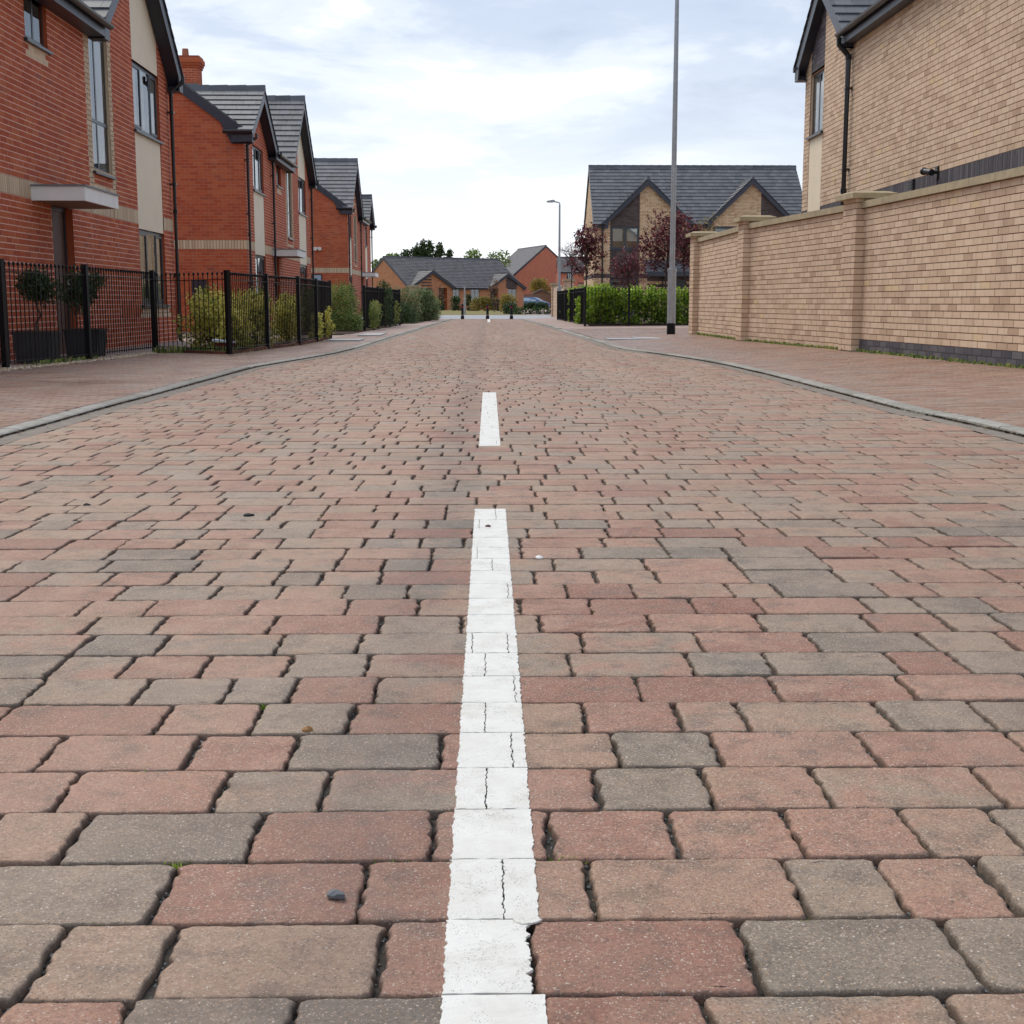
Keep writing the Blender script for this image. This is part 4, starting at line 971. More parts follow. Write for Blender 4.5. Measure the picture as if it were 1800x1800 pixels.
# ---- buff house on the right, behind the garden wall
Z1 = .22
def zr1(u, z):
    if 2.21 < z < 2.43: return B_BLU
    if .42 < u < 1.42 and z > 4.87: return B_BLU
    return B_TAN
R1 = house('brick_house', 'large buff brick house rising behind the garden wall on the right', (6.0, 26.0), R(-90), 14.0, 8, -.04, 5.20, PIT, ((1.6, 1.6),), zr1, lambda u, z: B_BLU if 2.21 < z < 2.43 else B_TAN,
           [(2.21, 2.43)], [(.42, 1.42, 3.77, 4.87)], [(.42, 1.42, 2.20, 3.77, CREAM)], group=None, side_near=True, pick=2, camloc=(0, 0, .7), ov=.18, splits=(.42, 1.42))
window(R1, .42, 1.42, 3.77, 4.87, (.92,), jamb=B_TAN, curt=((.48, .89, 3.82, 4.82), (.95, 1.36, 3.82, 4.82)), rec=.05)
downpipe(R1, 3.32, 5.0, .1, ygut=-.24, r=.045)
v_ = MB(); v_.box(6.66, 6.89, -.03, -.001, 2.25, 2.43)
for i in range(4): v_.box(6.67, 6.88, -.045, -.03, 2.27+i*.04, 2.29+i*.04)
v_.build('air_vent', BLACK, R1)
cctv = MB(); cctv.box(7.80, 7.90, -.03, -.001, 2.34, 2.50); cctv.tube([(7.85, -.03, 2.43), (7.85, -.08, 2.43), (7.85, -.11, 2.44)], .025, 8); co = cctv.build('floodlight', BLACK, R1)
c_ = MB(); c_.tube([(7.90, -.10, 2.42), (7.72, -.14, 2.45)], [.045, .042], 12); c_.tube([(7.72, -.14, 2.45), (7.69, -.146, 2.455)], [.052, .052], 12); sharp(c_.build('lamp_head', BLACK, co))

# ---- buff and dark brick house across the side road
R2P = R(43)
def zr2(u, z):
    if 1.98 < z < 2.2: return B_DRK
    if .82 < u < 2.32: return B_DRK
    if u > 8.54 and z > 1: return B_DRK
    if 2.75 < u < 6.5 and z < 1.98 and int(z/.15) % 2 == 0: return B_DRK
    return B_YEL
R2 = house('brick_house', 'buff and dark brick house with twin gables and grey roof behind the purple trees', (5.43, 69.6), R(0), 11.0, 7.2, -.05, 4.88, R(40), ((2.72, 2.15, .96), (8.05, 2.2, .96)), zr2, lambda u, z: B_DRK if 1.98 < z < 2.2 else B_YEL, [], [(.82, 2.32, 3.42, 4.60), (.82, 2.32, .2, 1.95), (6.1, 7.5, 3.42, 4.60), (3.95, 4.75, -.05, 1.9), (5.0, 5.9, -.05, 1.9)], [], group=None, side_near=True, ov=.22, splits=(.82, 2.32, 2.75, 8.54))
window(R2, .82, 2.32, 3.42, 4.60, (1.57,), jamb=B_DRK, curt=((.95, 1.45, 3.85, 4.5), (1.68, 2.2, 3.85, 4.5)), w=.12)
window(R2, .82, 2.32, .2, 1.95, (1.57,), jamb=B_DRK, w=.12)
window(R2, 6.1, 7.5, 3.42, 4.60, (6.8,), jamb=B_YEL, w=.12)
door(R2, 3.95, 4.75, -.05, 1.9, BLACK); door(R2, 5.0, 5.9, -.05, 1.9, m_flat('orange_brown_door', (.22, .075, .03)))
downpipe(R2, .42, 4.7, 0, ygut=-.26, r=.05); downpipe(R2, 3.55, 2.25, 0, ygut=-.5, r=.04)
pr_ = MB(); rp = random.Random(5); pit = R(32)
tiles(pr_, (2.55, -1.0, 2.28), (1, 0, 0), (0, math.cos(pit), math.sin(pit)), (0, -math.sin(pit), math.cos(pit)), lambda k, s: None if s > 1.2 else [(0, 3.9)], rnd=rp)
pr_.prism([(-.95, 2.2), (0, 2.85), (0, 2.2)], 0, 2.6, 6.4); pp_ = pr_.build('porch_roof', TILE, R2); q = MB(); q.box(2.5, 6.5, -1.05, -1.02, 2.06, 2.28); q.build('fascia', NAVY, pp_)

# ---- bungalows at the head of the street
PB = R(31.8); EB = 2.40
def zb_(u, z):
    if 1.55 < u < 2.75: return B_DRK if (int(z/.15) % 2 == 0) else B_SAL
    if 11.95 < u < 13.4 and z > 2.2: return B_DRK
    return B_SAL
BG = house('bungalow', 'long low orange brick bungalow pair with a big grey roof closing the street', (-8.0, 135.), R(35), 14.3, 9.6, -.1, EB, PB, ((2.78, 2.5), (12.1, 2.2)), zb_, lambda u, z: B_SAL, [], [(3.6, 4.6, -.1, 2.2), (5.3, 6.1, .9, 2.2), (7.5, 8.6, .9, 2.2), (10.0, 10.95, -.1, 2.2), (12.25, 13.35, .5, 2.2), (1.75, 2.5, 1.0, 2.1)], [], ov=.25, tile=TILE2)
for a, b, c, d in ((5.3, 6.1, .9, 2.2), (7.5, 8.6, .9, 2.2), (12.25, 13.35, .5, 2.2), (1.75, 2.5, 1.0, 2.1)): window(BG, a, b, c, d, ((a+b)/2,), jamb=B_SAL)
door(BG, 3.6, 4.6, -.1, 2.2, BLACK, .5); door(BG, 10.0, 10.95, -.1, 2.2, BLACK, .4)
# ---- red house beyond the bungalows, gable end towards the road, and the lower one beside it
RH = house('brick_house', 'tall plain red gable end with grey roof beyond the bungalows', (13.2, 201.2), R(104.9), 14.8, 9.8, -.1, 4.95, R(40.3), (), lambda u, z: B_RED, lambda u, z: B_RED, [], [], [], ov=.3, tile=TILE2)
RS = house('brick_house', 'small red brick house with one window, half hidden by the first purple tree', (9.2, 178), R(0), 6.5, 5.5, -.1, 4.95, R(33), (), lambda u, z: B_RED, lambda u, z: B_RED, [], [(1.1, 1.95, 3.55, 4.75)], [], ov=.3, tile=TILE2)
window(RS, 1.1, 1.95, 3.55, 4.75, (1.5,))
gg = house('garage', 'low red brick garage roof behind the hedge and first purple tree', (8.2, 120), R(0), 5.0, 5, -.1, 1.55, R(20), (), lambda u, z: B_RED, lambda u, z: B_RED, [], [], [], ov=.2, tile=m_tile('red_roof_tile', (.16, .06, .05)))
gg['category'] = 'garage'

# ================================================================== GARDEN WALL (right)
GW = empty('garden_wall', (4.5, 16.6, .09), label='long buff brick garden wall with capped pillars beside the right footway', cat='wall')
def loc(p): return (p[0]-4.5, p[1]-16.6)
WP = [(5.20, 11.0), (4.78, 17.24), (4.25, 22.0), (4.19, 26.92)]
PH = .44; walls = []
zt, zb0 = 1.80, 0.0
for i, (a, b) in enumerate(zip(WP[:-1], WP[1:])):
    a, b = np.array(loc(a)), np.array(loc(b)); d = (b-a); Ls = np.linalg.norm(d); d /= Ls; nd = np.array([-d[1], d[0]])  # towards the road
    s0 = 0 if i == 0 else PH
    w = Wall(a, d, nd)
    pl = (i == 0)
    w.lay(lambda z, s0=s0, Ls=Ls: [(s0, Ls)], 0.0, zt, (lambda u, z: B_BLU if z < .15 else B_TAN) if pl else (lambda u, z: B_TAN), pick=lambda u, z: True)
    walls.append(w)
    bk = MB(); nb = -nd
    P = lambda u, q, z: (a[0]+d[0]*u+nd[0]*q, a[1]+d[1]*u+nd[1]*q, z)
    bk.quad(P(0, -.2, -.1), P(Ls, -.2, -.1), P(Ls, -.2, zt), P(0, -.2, zt)); bk.quad(P(0, -.012, -.15), P(Ls, -.012, -.15), P(Ls, -.012, .02), P(0, -.012, .02)); bk.quad(P(0, -.2, zt), P(Ls, -.2, zt), P(Ls, -.01, zt), P(0, -.01, zt))
    if i == 0: bk.quad(P(0, -.2, -.1), P(0, -.01, -.1), P(0, -.01, zt), P(0, -.2, zt))
    bk.build('wall_core', TAN, GW)
    u = s0+.004
    while u < Ls-.05:
        u2 = min(u+.60, Ls-.004); cm = MB(); k = 0
        q0, q1 = .045, -.255
        v8 = [P(u+.003, q0, zt+.004), P(u2-.003, q0, zt+.004), P(u2-.003, q1, zt+.004), P(u+.003, q1, zt+.004), P(u+.003, q0, zt+.085), P(u2-.003, q0, zt+.085), P(u2-.003, q1, zt+.105), P(u+.003, q1, zt+.105)]
        cm.v = v8; cm.f = [(0, 3, 2, 1), (4, 5, 6, 7), (0, 1, 5, 4), (2, 3, 7, 6), (3, 0, 4, 7), (1, 2, 6, 5)]; cm.m = [0]*6; cm.t = [rng.random()]*6
        cm.build('coping_stone', STONE, GW); u = u2
# distribute the 300 brick objects over the nearest bay, the rest joined
cand = []
for wi, w in enumerate(walls):
    for t in w.single:
        um = (t[0]+t[1])/2; p = w.o+w.ud*um; y = p[1]+16.6; x = p[0]+4.5
        uu = 859+2340*x/y; vis = uu < 1800
        cand.append(((t[1]-t[0])/y**2*(1 if vis else .2), wi, t))
cand.sort(key=lambda c: -c[0])
for i, (s_, wi, t) in enumerate(cand):
    w = walls[wi]
    if i < 300: m = MB(); w.brick(m, *t); m.build('brick', MATS_B, GW)
    else: w.brick(w.mb, *t)
for w in walls: w.mb.build('brickwork', MATS_B, GW, kind='stuff')
for i, (px, py) in enumerate(WP[1:]):
    j = i+1; a = np.array(loc(WP[j])); d = np.array(WP[min(j+1, 3)])-np.array(WP[j]) if j < 3 else np.array(WP[3])-np.array(WP[2]); d = d/np.linalg.norm(d); nd = np.array([-d[1], d[0]])
    pm = MB(); proud = .107; dep = .215+2*proud
    zp = 1.92
    for (o, ud, nn, LL) in ((a+nd*proud, d, nd, PH), (a+nd*proud, -nd, -d, dep), (a+nd*proud+d*PH, -nd, d, dep)):
        w = Wall(o, ud, nn); w.lay(lambda z, LL=LL: [(0, LL)], 0.0, zp, lambda u, z: B_TAN)
        k = len(pm.v); pm.v += w.mb.v; pm.f += [tuple(k+q for q in f) for f in w.mb.f]; pm.m += w.mb.m; pm.t += w.mb.t
    P = lambda u, q, z: (a[0]+d[0]*u+nd[0]*q, a[1]+d[1]*u+nd[1]*q, z)
    k = len(pm.v); pm.v += [P(.02, proud-.015, -.15), P(PH-.02, proud-.015, -.15), P(PH-.02, proud-dep+.01, -.15), P(.02, proud-dep+.01, -.15), P(.02, proud-.015, zp), P(PH-.02, proud-.015, zp), P(PH-.02, proud-dep+.01, zp), P(.02, proud-dep+.01, zp)]
    for f in ((0, 1, 5, 4), (1, 2, 6, 5), (2, 3, 7, 6), (3, 0, 4, 7), (4, 5, 6, 7)): pm.f.append(tuple(k+q for q in f)); pm.m.append(3); pm.t.append(.5)
    po = pm.build('pillar', MATS_B, GW)
    cm = MB(); e = .085
    def ringp(e, z): return [P(-e, proud+e, z), P(PH+e, proud+e, z), P(PH+e, proud-dep-e, z), P(-e, proud-dep-e, z)]
    r0, r1, r2 = ringp(e, zp+.004), ringp(e, zp+.070), ringp(e-.09, zp+.10)
    cm.v = r0+r1+r2; cm.f = [(3, 2, 1, 0), (8, 9, 10, 11)]+[(q, (q+1) % 4, 4+(q+1) % 4, 4+q) for q in range(4)]+[(4+q, 4+(q+1) % 4, 8+(q+1) % 4, 8+q) for q in range(4)]; cm.m = [0]*10; cm.t = [.5]*10
    cm.build('cap_stone', STONE, po)
# weeds and moss along its foot
def weeds(path, n, name, seed, hmax=.06, mat=L_DARK, zz=.085, off=.03):
    m = MB(); r = random.Random(seed)
    for i in range(n):
        t = r.random()*(len(path)-1); j = int(t); f = t-j; x = path[j][0]+(path[j+1][0]-path[j][0])*f; y = path[j][1]+(path[j+1][1]-path[j][1])*f
        x += -abs(r.gauss(0, off)); h = r.uniform(.2, 1)**2*hmax; w = r.uniform(.004, .012); a = r.uniform(0, 6.28)
        m.poly([(x-w*math.cos(a), y-w*math.sin(a), zz), (x+w*math.cos(a), y+w*math.sin(a), zz), (x+w*.6+r.gauss(0, .01), y+r.gauss(0, .01), zz+h), (x-w*.6+r.gauss(0, .01), y+r.gauss(0, .01), zz+h*.8)], 0, r.random())
    m.build(name, mat, kind='stuff')
weeds(WP, 2600, 'wall_foot_weeds', 4, .05, L_MID, .083, .035)
weeds([(kr(y)-.001, y) for y in (3, 5, 7, 9, 11, 13, 15, 17, 19, 21)], 5000, 'kerb_weeds', 5, .009, EARTH, .0, .003)
weeds([(kl(y)+.012, y) for y in (3, 5, 7, 9, 11, 13, 15, 17, 19, 21)], 5000, 'kerb_moss', 6, .008, EARTH, .0, .004)
weeds([(-4.70, 18.86), (-3.5, 18.86)], 500, 'grass_tufts', 6, .12, L_MID, .01, .0)
weeds([(-5.0, 14.8), (-4.8, 16.6)], 260, 'seedlings', 9, .07, L_MID, .015, .06)

# ================================================================== RAILINGS
def railing(name, label, runs, h=1.14, zb=.0, pitch=.10, ball=True, group=None, cat='railings', postw=.06):
    """runs: list of (point a, point b); posts at every point, thin bars between, two rails"""
    a0 = runs[0][0]; root = empty(name, (a0[0], a0[1], zb), label=label, cat=cat, group=group); done = set(); br = 0
    barm = MB(); barm.tube([(0, 0, .06), (0, 0, h-.035)], .0065, 6)
    if ball:
        for z, r0, r1 in ((h-.045, .007, .015), (h-.028, .015, .017), (h-.012, .017, .013), (h, .013, .004)): pass
        barm.tube([(0, 0, h-.045), (0, 0, h-.032), (0, 0, h-.018), (0, 0, h-.004), (0, 0, h+.002)], [.006, .014, .017, .012, .002], 6)
    barmesh = barm.mesh('bar', BLACKM)
    pm = MB(); w = postw/2; pm.box(-w, w, -w, w, -.05, h+.01); pm.prism([(-w-.004, h+.01), (w+.004, h+.01), (w, h+.022), (-w, h+.022)], 1, -w-.004, w+.004); postmesh = pm.mesh('post', BLACKM)
    for a, b, *opt in runs:
        ax, ay = a[0]-a0[0], a[1]-a0[1]; bx, by = b[0]-a0[0], b[1]-a0[1]; L = math.hypot(bx-ax, by-ay); ang = math.atan2(by-ay, bx-ax)
        for p in ((ax, ay), (bx, by)):
            k = (round(p[0], 2), round(p[1], 2))
            if k in done: continue
            done.add(k); o = bpy.data.objects.new('post', postmesh); link(o, root); o.location = (p[0], p[1], 0); o.rotation_euler = (0, 0, ang)
        for z in (.085, h-.105):
            m = MB(); m.box(w, L-w, -.018, .018, z-.005, z+.005); o = m.build('rail', BLACKM, root); o.location = (ax, ay, 0); o.rotation_euler = (0, 0, ang)
        n = max(1, int(round(L/pitch)))
        for i in range(1, n):
            t = i/n; o = bpy.data.objects.new('bar', barmesh); link(o, root); o.location = (ax+(bx-ax)*t, ay+(by-ay)*t, 0); o.rotation_euler = (0, 0, ang+rng.uniform(0, 1)); br += 1
    return root
P2_ = lambda *a: list(zip(a[:-1], a[1:]))
railing('railings', 'black metal railings in front of the nearest house and its two potted bays', P2_((-5.45, 12.9), (-5.13, 14.3), (-4.88, 16.43), (-4.78, 19.27)), 1.14, zb=.0)
railing('railings', 'black metal railings round the yellow variegated shrubs', P2_((-4.78, 19.32), (-3.53, 18.30), (-3.36, 20.45), (-3.15, 22.35), (-3.12, 24.4), (-3.14, 26.7)), 1.12, zb=.0)
railing('railings', 'black metal railings with leafy shrubs pushing through, in front of the third house', P2_((-3.154, 34.2), (-3.05, 37.1), (-2.93, 40.0), (-2.84, 43.0)), 1.12, zb=.0)
railing('railings', 'black metal railings round the bright green hedge right of the road', P2_((6.8, 39.8), (5.4, 39.8), (4.05+.1, 39.8), (2.85, 39.8), (2.80, 43.9), (2.74, 48.1), (2.68, 52.3)), 1.14, zb=.02)

# ================================================================== PLANTS
def leaves(P, tgt, size, tones, seed, up=.3, fold=.35, asp=1.9):
    """leaf-shaped folded quads at points P (N,3)"""
    g_ = np.random.default_rng(seed); N = len(P); d = g_.normal(size=(N, 3)); d[:, 2] = d[:, 2]*.7+up; d /= np.linalg.norm(d, axis=1)[:, None]
    s = np.cross(d, g_.normal(size=(N, 3))); s /= np.linalg.norm(s, axis=1)[:, None]; nn = np.cross(d, s)
    L = size*g_.uniform(.6, 1.3, N)[:, None]; Wd = L/asp
    a = P-d*L*.5; b = P+s*Wd*.5+nn*Wd*fold*.5; c = P+d*L*.5; e = P-s*Wd*.5+nn*Wd*fold*.5
    V = np.stack([a, b, c, e], 1).reshape(-1, 3)
    k = len(tgt.v); tgt.v += V.tolist()
    idx = np.arange(N)*4+k
    tgt.f += [(int(i), int(i)+1, int(i)+2) for i in idx]; tgt.f += [(int(i), int(i)+2, int(i)+3) for i in idx]
    tn = np.clip(tones, 0, 1).tolist(); tgt.t += tn+tn; tgt.m += [0]*(2*N)
def blob_points(centres, radii, n, seed, shell=.45):
    g_ = np.random.default_rng(seed); k = len(centres); C = np.array(centres, float); Rr = np.array(radii, float)
    if Rr.ndim == 1: Rr = np.stack([Rr, Rr, Rr], 1)
    w = (Rr.prod(1))**.75; w /= w.sum(); i = g_.choice(k, n, p=w); d = g_.normal(size=(n, 3)); d /= np.linalg.norm(d, axis=1)[:, None]
    r = g_.uniform(shell**3, 1, n)**(1/3) * g_.uniform(.82, 1.12, n)
    return C[i]+d*r[:, None]*Rr[i], i
def shrub(name, label, cx, cy, w, d, h, n, size, mat, seed, cat='shrub', group=None, zb=.02, lift=.12, spiky=.25, stems=True, tone_bias=0.0, asp=1.9, sil=0):
    r = random.Random(seed); root = empty(name, (cx, cy, zb), label=label, cat=cat, group=group)
    cs, rs = [], []
    for i in range(42 if w*d > .3 else 16):
        z = r.uniform(.06, h*.93); k = 1-.35*(z/h)**3
        rad = r.uniform(.13, .24)*min(w, d, h)*1.1+.05; x = r.uniform(-.5, .5)*max(0, w*k-rad); y = r.uniform(-.5, .5)*max(0, d*k-rad)
        cs.append((x, y, min(z, h-rad*.7))); rs.append((rad, rad, rad*r.uniform(.8, 1.3)))
    n = int(n*1.7); P, ci = blob_points(cs, rs, n, seed)
    g_ = np.random.default_rng(seed+1); ct = g_.uniform(-.16, .16, len(cs))
    # long shoots standing out of the outline
    sh = []
    for i in range(int(spiky*60)):
        x, y = r.uniform(-.5, .5)*w*.9, r.uniform(-.5, .5)*d*.9; z0 = h*r.uniform(.55, .85); ln = r.uniform(.10, .28)*h; ax, ay = r.gauss(0, .25), r.gauss(0, .25)
        for q in range(int(ln/size*1.6)+3): t = q/(ln/size*1.6+3); sh.append((x+ax*ln*t+r.gauss(0, size*.3), y+ay*ln*t+r.gauss(0, size*.3), z0+ln*t))
    P[:, 2] = np.maximum(P[:, 2], .03)
    tones = .44+ct[ci]*1.3+g_.normal(0, .25, len(P))+tone_bias
    m = MB(); leaves(P, m, size, tones, seed, asp=asp)
    if sh: S = np.array(sh); leaves(S, m, size, .62+g_.normal(0, .18, len(S))+tone_bias, seed+2, up=.6, asp=asp)
    m.build('foliage', mat, root)
    if stems:
        sm = MB()
        for i in range(7):
            a = r.uniform(0, 6.28); q = r.uniform(.05, .3)*w; sm.tube([(q*.25*math.cos(a), q*.25*math.sin(a), 0), (q*.6*math.cos(a), q*.6*math.sin(a)*d/w, h*.35), (q*math.cos(a), q*math.sin(a)*d/w, h*.8)], [.014, .009, .004], 5)
        sm.build('stems', BARK, root)
    return root
# yellow variegated shrubs behind the near-left railings
gy = 'yellow variegated shrubs behind the left railings'
ysh = lambda lab, x, y, w, d, h, n, seed, tb, sp: shrub('variegated_shrub', lab, x, y, w, d, h, n, .050, L_YEL, seed, group=gy, spiky=sp, tone_bias=tb, asp=1.45)
ysh('largest yellow variegated shrub, standing before the dark meter box', -4.12, 20.3, 1.0, 1.3, .84, 3600, 31, .10, .45)
ysh('low round yellow shrub just behind the corner post of the railings', -3.64, 19.5, .40, .7, .55, 1200, 32, .14, .1)
ysh('tall spindly yellow shrub right of the corner post', -3.72, 21.4, .62, 1.2, .86, 1900, 33, .04, .8)
ysh('yellow shrub filling the middle of the side railings', -3.48, 23.3, .5, 1.2, .78, 1700, 34, .02, .5)
ysh('thin yellow shoots poking through the railings by the fourth post', -3.15, 24.7, .22, .6, .50, 420, 35, .12, .15)
ysh('last yellow shrub pressed against the end of the side railings', -3.17, 26.0, .28, .8, .60, 750, 36, .10, .15)
# shrubs further along on the left
gl_ = 'green shrubs in the bed before the third house'
shrub('bushy_shrub', 'big mid green shrub left of the second set of side railings', -4.05, 34.3, 1.75, 1.6, 1.12, 7500, .055, L_MID, 41, group=gl_, tone_bias=.06)
shrub('bushy_shrub', 'small low green shrub at the foot of the big green shrub', -3.35, 33.5, .5, .7, .40, 1100, .05, L_MID, 42, group=gl_, tone_bias=-.05)
shrub('bushy_shrub', 'pale green shrub pushing through the far railings near their first post', -3.05, 35.6, .40, 1.3, .72, 1500, .055, L_MID, 43, group=gl_, tone_bias=.22)
shrub('bushy_shrub', 'tall dark silvery climber on the middle of the far railings', -2.98, 38.8, .50, 1.5, 1.28, 1100, .055, L_DARK, 44, group=gl_, tone_bias=.10, spiky=.8)
shrub('bushy_shrub', 'pale sprig on the outside of the last far railing panel', -2.85, 41.4, .28, .8, .75, 600, .05, L_MID, 45, group=gl_, tone_bias=.2)
gp = 'shrubs by the capped pillar'
shrub('mixed_shrub', 'green and rust shrub in front of the capped pillar on the left', -3.2, 49.5, 1.3, 2.2, 1.18, 6000, .075, L_MIX, 46, group=gp, spiky=.6, tone_bias=.08)
shrub('mixed_shrub', 'grey green spreading shrub right of the capped pillar', -2.55, 53.0, 1.1, 2.6, 1.20, 5500, .075, L_MIX, 47, group=gp, spiky=.6, tone_bias=-.12)
shrub('mixed_shrub', 'yellowish end shrub nearest the bollards on the left', -2.45, 56.8, .8, 1.8, .95, 2600, .07, L_MID, 48, group=gp, tone_bias=.1)
shrub('mixed_shrub', 'low dark shrub beyond the end of the far left railings', -3.0, 46.6, .9, 1.4, .7, 2000, .06, L_DARK, 49, group=gp, tone_bias=.1)
# the bright laurel hedge on the right
def hedge(name, label, path, w, h, n, size, mat, seed, zb=.02, cat='hedge'):
    r = random.Random(seed); root = empty(name, (path[0][0], path[0][1], zb), label=label, cat=cat); cs, rs = [], []; seg = [(np.array(a), np.array(b)) for a, b in zip(path[:-1], path[1:])]; Lt = sum(np.linalg.norm(b-a) for a, b in seg); nb = int(Lt/.02)
    for i in range(nb):
        t = Lt*r.random()
        for a, b in seg:
            L = np.linalg.norm(b-a)
            if t <= L: break
            t -= L
        p = a+(b-a)*min(1, t/L); q = r.uniform(-.5, .5)*(w-.25); nx = np.array([-(b-a)[1], (b-a)[0]])/L
        rad = r.uniform(.12, .20); hh = h*(1+.05*math.sin(p[0]*4)+.04*math.sin(p[1]*3)); z = r.uniform(.10, hh-rad*.8); cs.append((p[0]+nx[0]*q-path[0][0], p[1]+nx[1]*q-path[0][1], z)); rs.append((rad, rad, rad*1.3))
    P, ci = blob_points(cs, rs, n, seed, .3); P[:, 2] = np.maximum(P[:, 2], .03); g_ = np.random.default_rng(seed); ct = g_.uniform(-.15, .15, len(cs))
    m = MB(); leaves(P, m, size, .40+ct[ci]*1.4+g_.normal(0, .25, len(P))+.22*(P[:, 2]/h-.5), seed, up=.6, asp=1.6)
    sh = []
    for i in range(int(Lt*16)):
        t = Lt*r.random()
        for a, b in seg:
            L = np.linalg.norm(b-a)
            if t <= L: break
            t -= L
        p = a+(b-a)*min(1, t/L); ln = r.uniform(.05, .20)+(.16 if r.random() < .15 else 0)
        for k in range(8): sh.append((p[0]-path[0][0]+r.gauss(0, .05), p[1]-path[0][1]+r.gauss(0, .12), h*.88+ln*k/8))
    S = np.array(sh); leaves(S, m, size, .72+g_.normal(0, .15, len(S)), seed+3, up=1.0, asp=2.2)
    m.build('foliage', mat, root)
    sm = MB()
    for i in range(int(Lt*3)):
        c = cs[i % len(cs)]; sm.tube([(c[0], c[1], 0), (c[0]+r.gauss(0, .05), c[1]+r.gauss(0, .05), h*.7)], [.013, .005], 5)
    sm.build('stems', BARK, root)
    return root
hedge('hedge', 'bright green leafy hedge inside the right hand railings', [(7.0, 40.45), (3.35, 40.45), (3.25, 46.5), (3.15, 51.8)],   .85, 1.12, 36000, .105, L_HEDGE, 51)
hedge('hedge', 'dark clipped low hedge in front of the pale blue car', [(3.6, 160), (7.0, 160)], 1.0, .72, 3000, .16, L_DARK, 52, zb=.02)
shrub('shoots', 'leafy green sprig pushing out through the right hand railings', 2.86, 41.6, .35, 1.0, .95, 650, .085, L_HEDGE, 53, cat='shrub', spiky=.2, stems=False)
shrub('shoots', 'yellow green strand hanging on the railings left of the hedge corner', 2.80, 46.2, .14, .30, 1.15, 420, .08, L_HEDGE, 54, cat='shrub', spiky=.2, tone_bias=.15, stems=False)

def limb(m, a, b, r0, r1, r, bend=.06, n=4):
    a, b = np.array(a, float), np.array(b, float); L = np.linalg.norm(b-a); pts = [a+(b-a)*i/n+(np.array([r.gauss(0, bend), r.gauss(0, bend), 0])*L if 0 < i < n else 0) for i in range(n+1)]
    m.tube(pts, [r0+(r1-r0)*i/n for i in range(n+1)], 6); return pts
def young_tree(name, label, x, y, h, w, z0, nleaf, size, mat, seed, group=None, bark=BARKP, cat='tree', tr=.035, zb=.02, asp=1.5, fork=.5):
    r = random.Random(seed); root = empty(name, (x, y, zb), label=label, cat=cat, group=group); tm = MB(); bm_ = MB()
    top = (r.gauss(0, .04), r.gauss(0, .04), z0+(h-z0)*fork); limb(tm, (0, 0, -.05), top, tr, tr*.55, r, .01)
    tips = []
    nb = 22
    for i in range(nb):
        t = .62+.38*i/nb; b0 = np.array(top)*[t, t, 1]*[1, 1, (z0*.92+(top[2]-z0*.92)*(i/nb))/top[2]]
        a = r.uniform(0, 6.28); q = w*.5*r.uniform(.55, 1.0); hz = b0[2]+(h-b0[2])*r.uniform(.25, .95)*(1 if i > 4 else .6)
        k = 1-((hz-z0)/(h-z0))**3*.65; e = (q*k*math.cos(a), q*k*math.sin(a), hz)
        ps = limb(bm_, b0, e, tr*.35, .004, r, .07, 5)
        for j in (2, 3, 4, 5):
            for _ in range(3):
                c = ps[j]+np.array([r.gauss(0, .14), r.gauss(0, .14), r.gauss(.04, .12)])*w*.6; bm_.tube([ps[j-1], c], [.005, .002], 4, cap=False); tips.append(c)
        tips.append(np.array(e))
    g_ = np.random.default_rng(seed); T = np.array(tips); i = (g_.choice(len(T), nleaf := int(nleaf*.78))); P = T[i]+g_.normal(0, 1, (nleaf, 3))*np.array([.085, .085, .085])*w*.62*g_.uniform(.3, 1.2, (nleaf, 1))
    m = MB(); leaves(P, m, size, .45+g_.normal(0, .22, nleaf)+g_.uniform(-.1, .1, len(T))[i], seed, up=.0, asp=asp)
    tm.build('trunk', bark, root); m.build('crown', mat, root); bm_.build('branches', bark, root); return root
gt = 'purple leaved young trees on the right'
young_tree('purple_tree', 'purple leaved tree left of the buff gabled house', 3.35, 45.6, 3.35, 1.35, 1.55, 2300, .092, L_PUR, 61, group=gt)
young_tree('purple_tree', 'largest purple leaved tree, just left of the near lamp post', 5.95, 45.0, 3.75, 1.8, 1.75, 3300, .092, L_PUR, 62, group=gt)
young_tree('purple_tree', 'low purple tree before the dark window column of the gabled house', 6.05, 58, 2.9, 1.75, 1.4, 1900, .092, L_PUR, 63, group=gt)
young_tree('purple_tree', 'purple leaved tree between lamp post and garden wall end', 6.75, 46.5, 3.55, 1.6, 1.9, 2600, .092, L_PUR, 64, group=gt)
young_tree('purple_tree', 'thin pale purple tree farthest left of the gabled house', 3.55, 57, 3.3, 1.5, 2.1, 480, .055, L_PUR, 65, group=gt)
young_tree('golden_tree', 'golden green tree top showing above the end of the garden wall', 9.0, 57, 4.3, 1.8, 2.0, 900, .08, L_GOLD, 66)
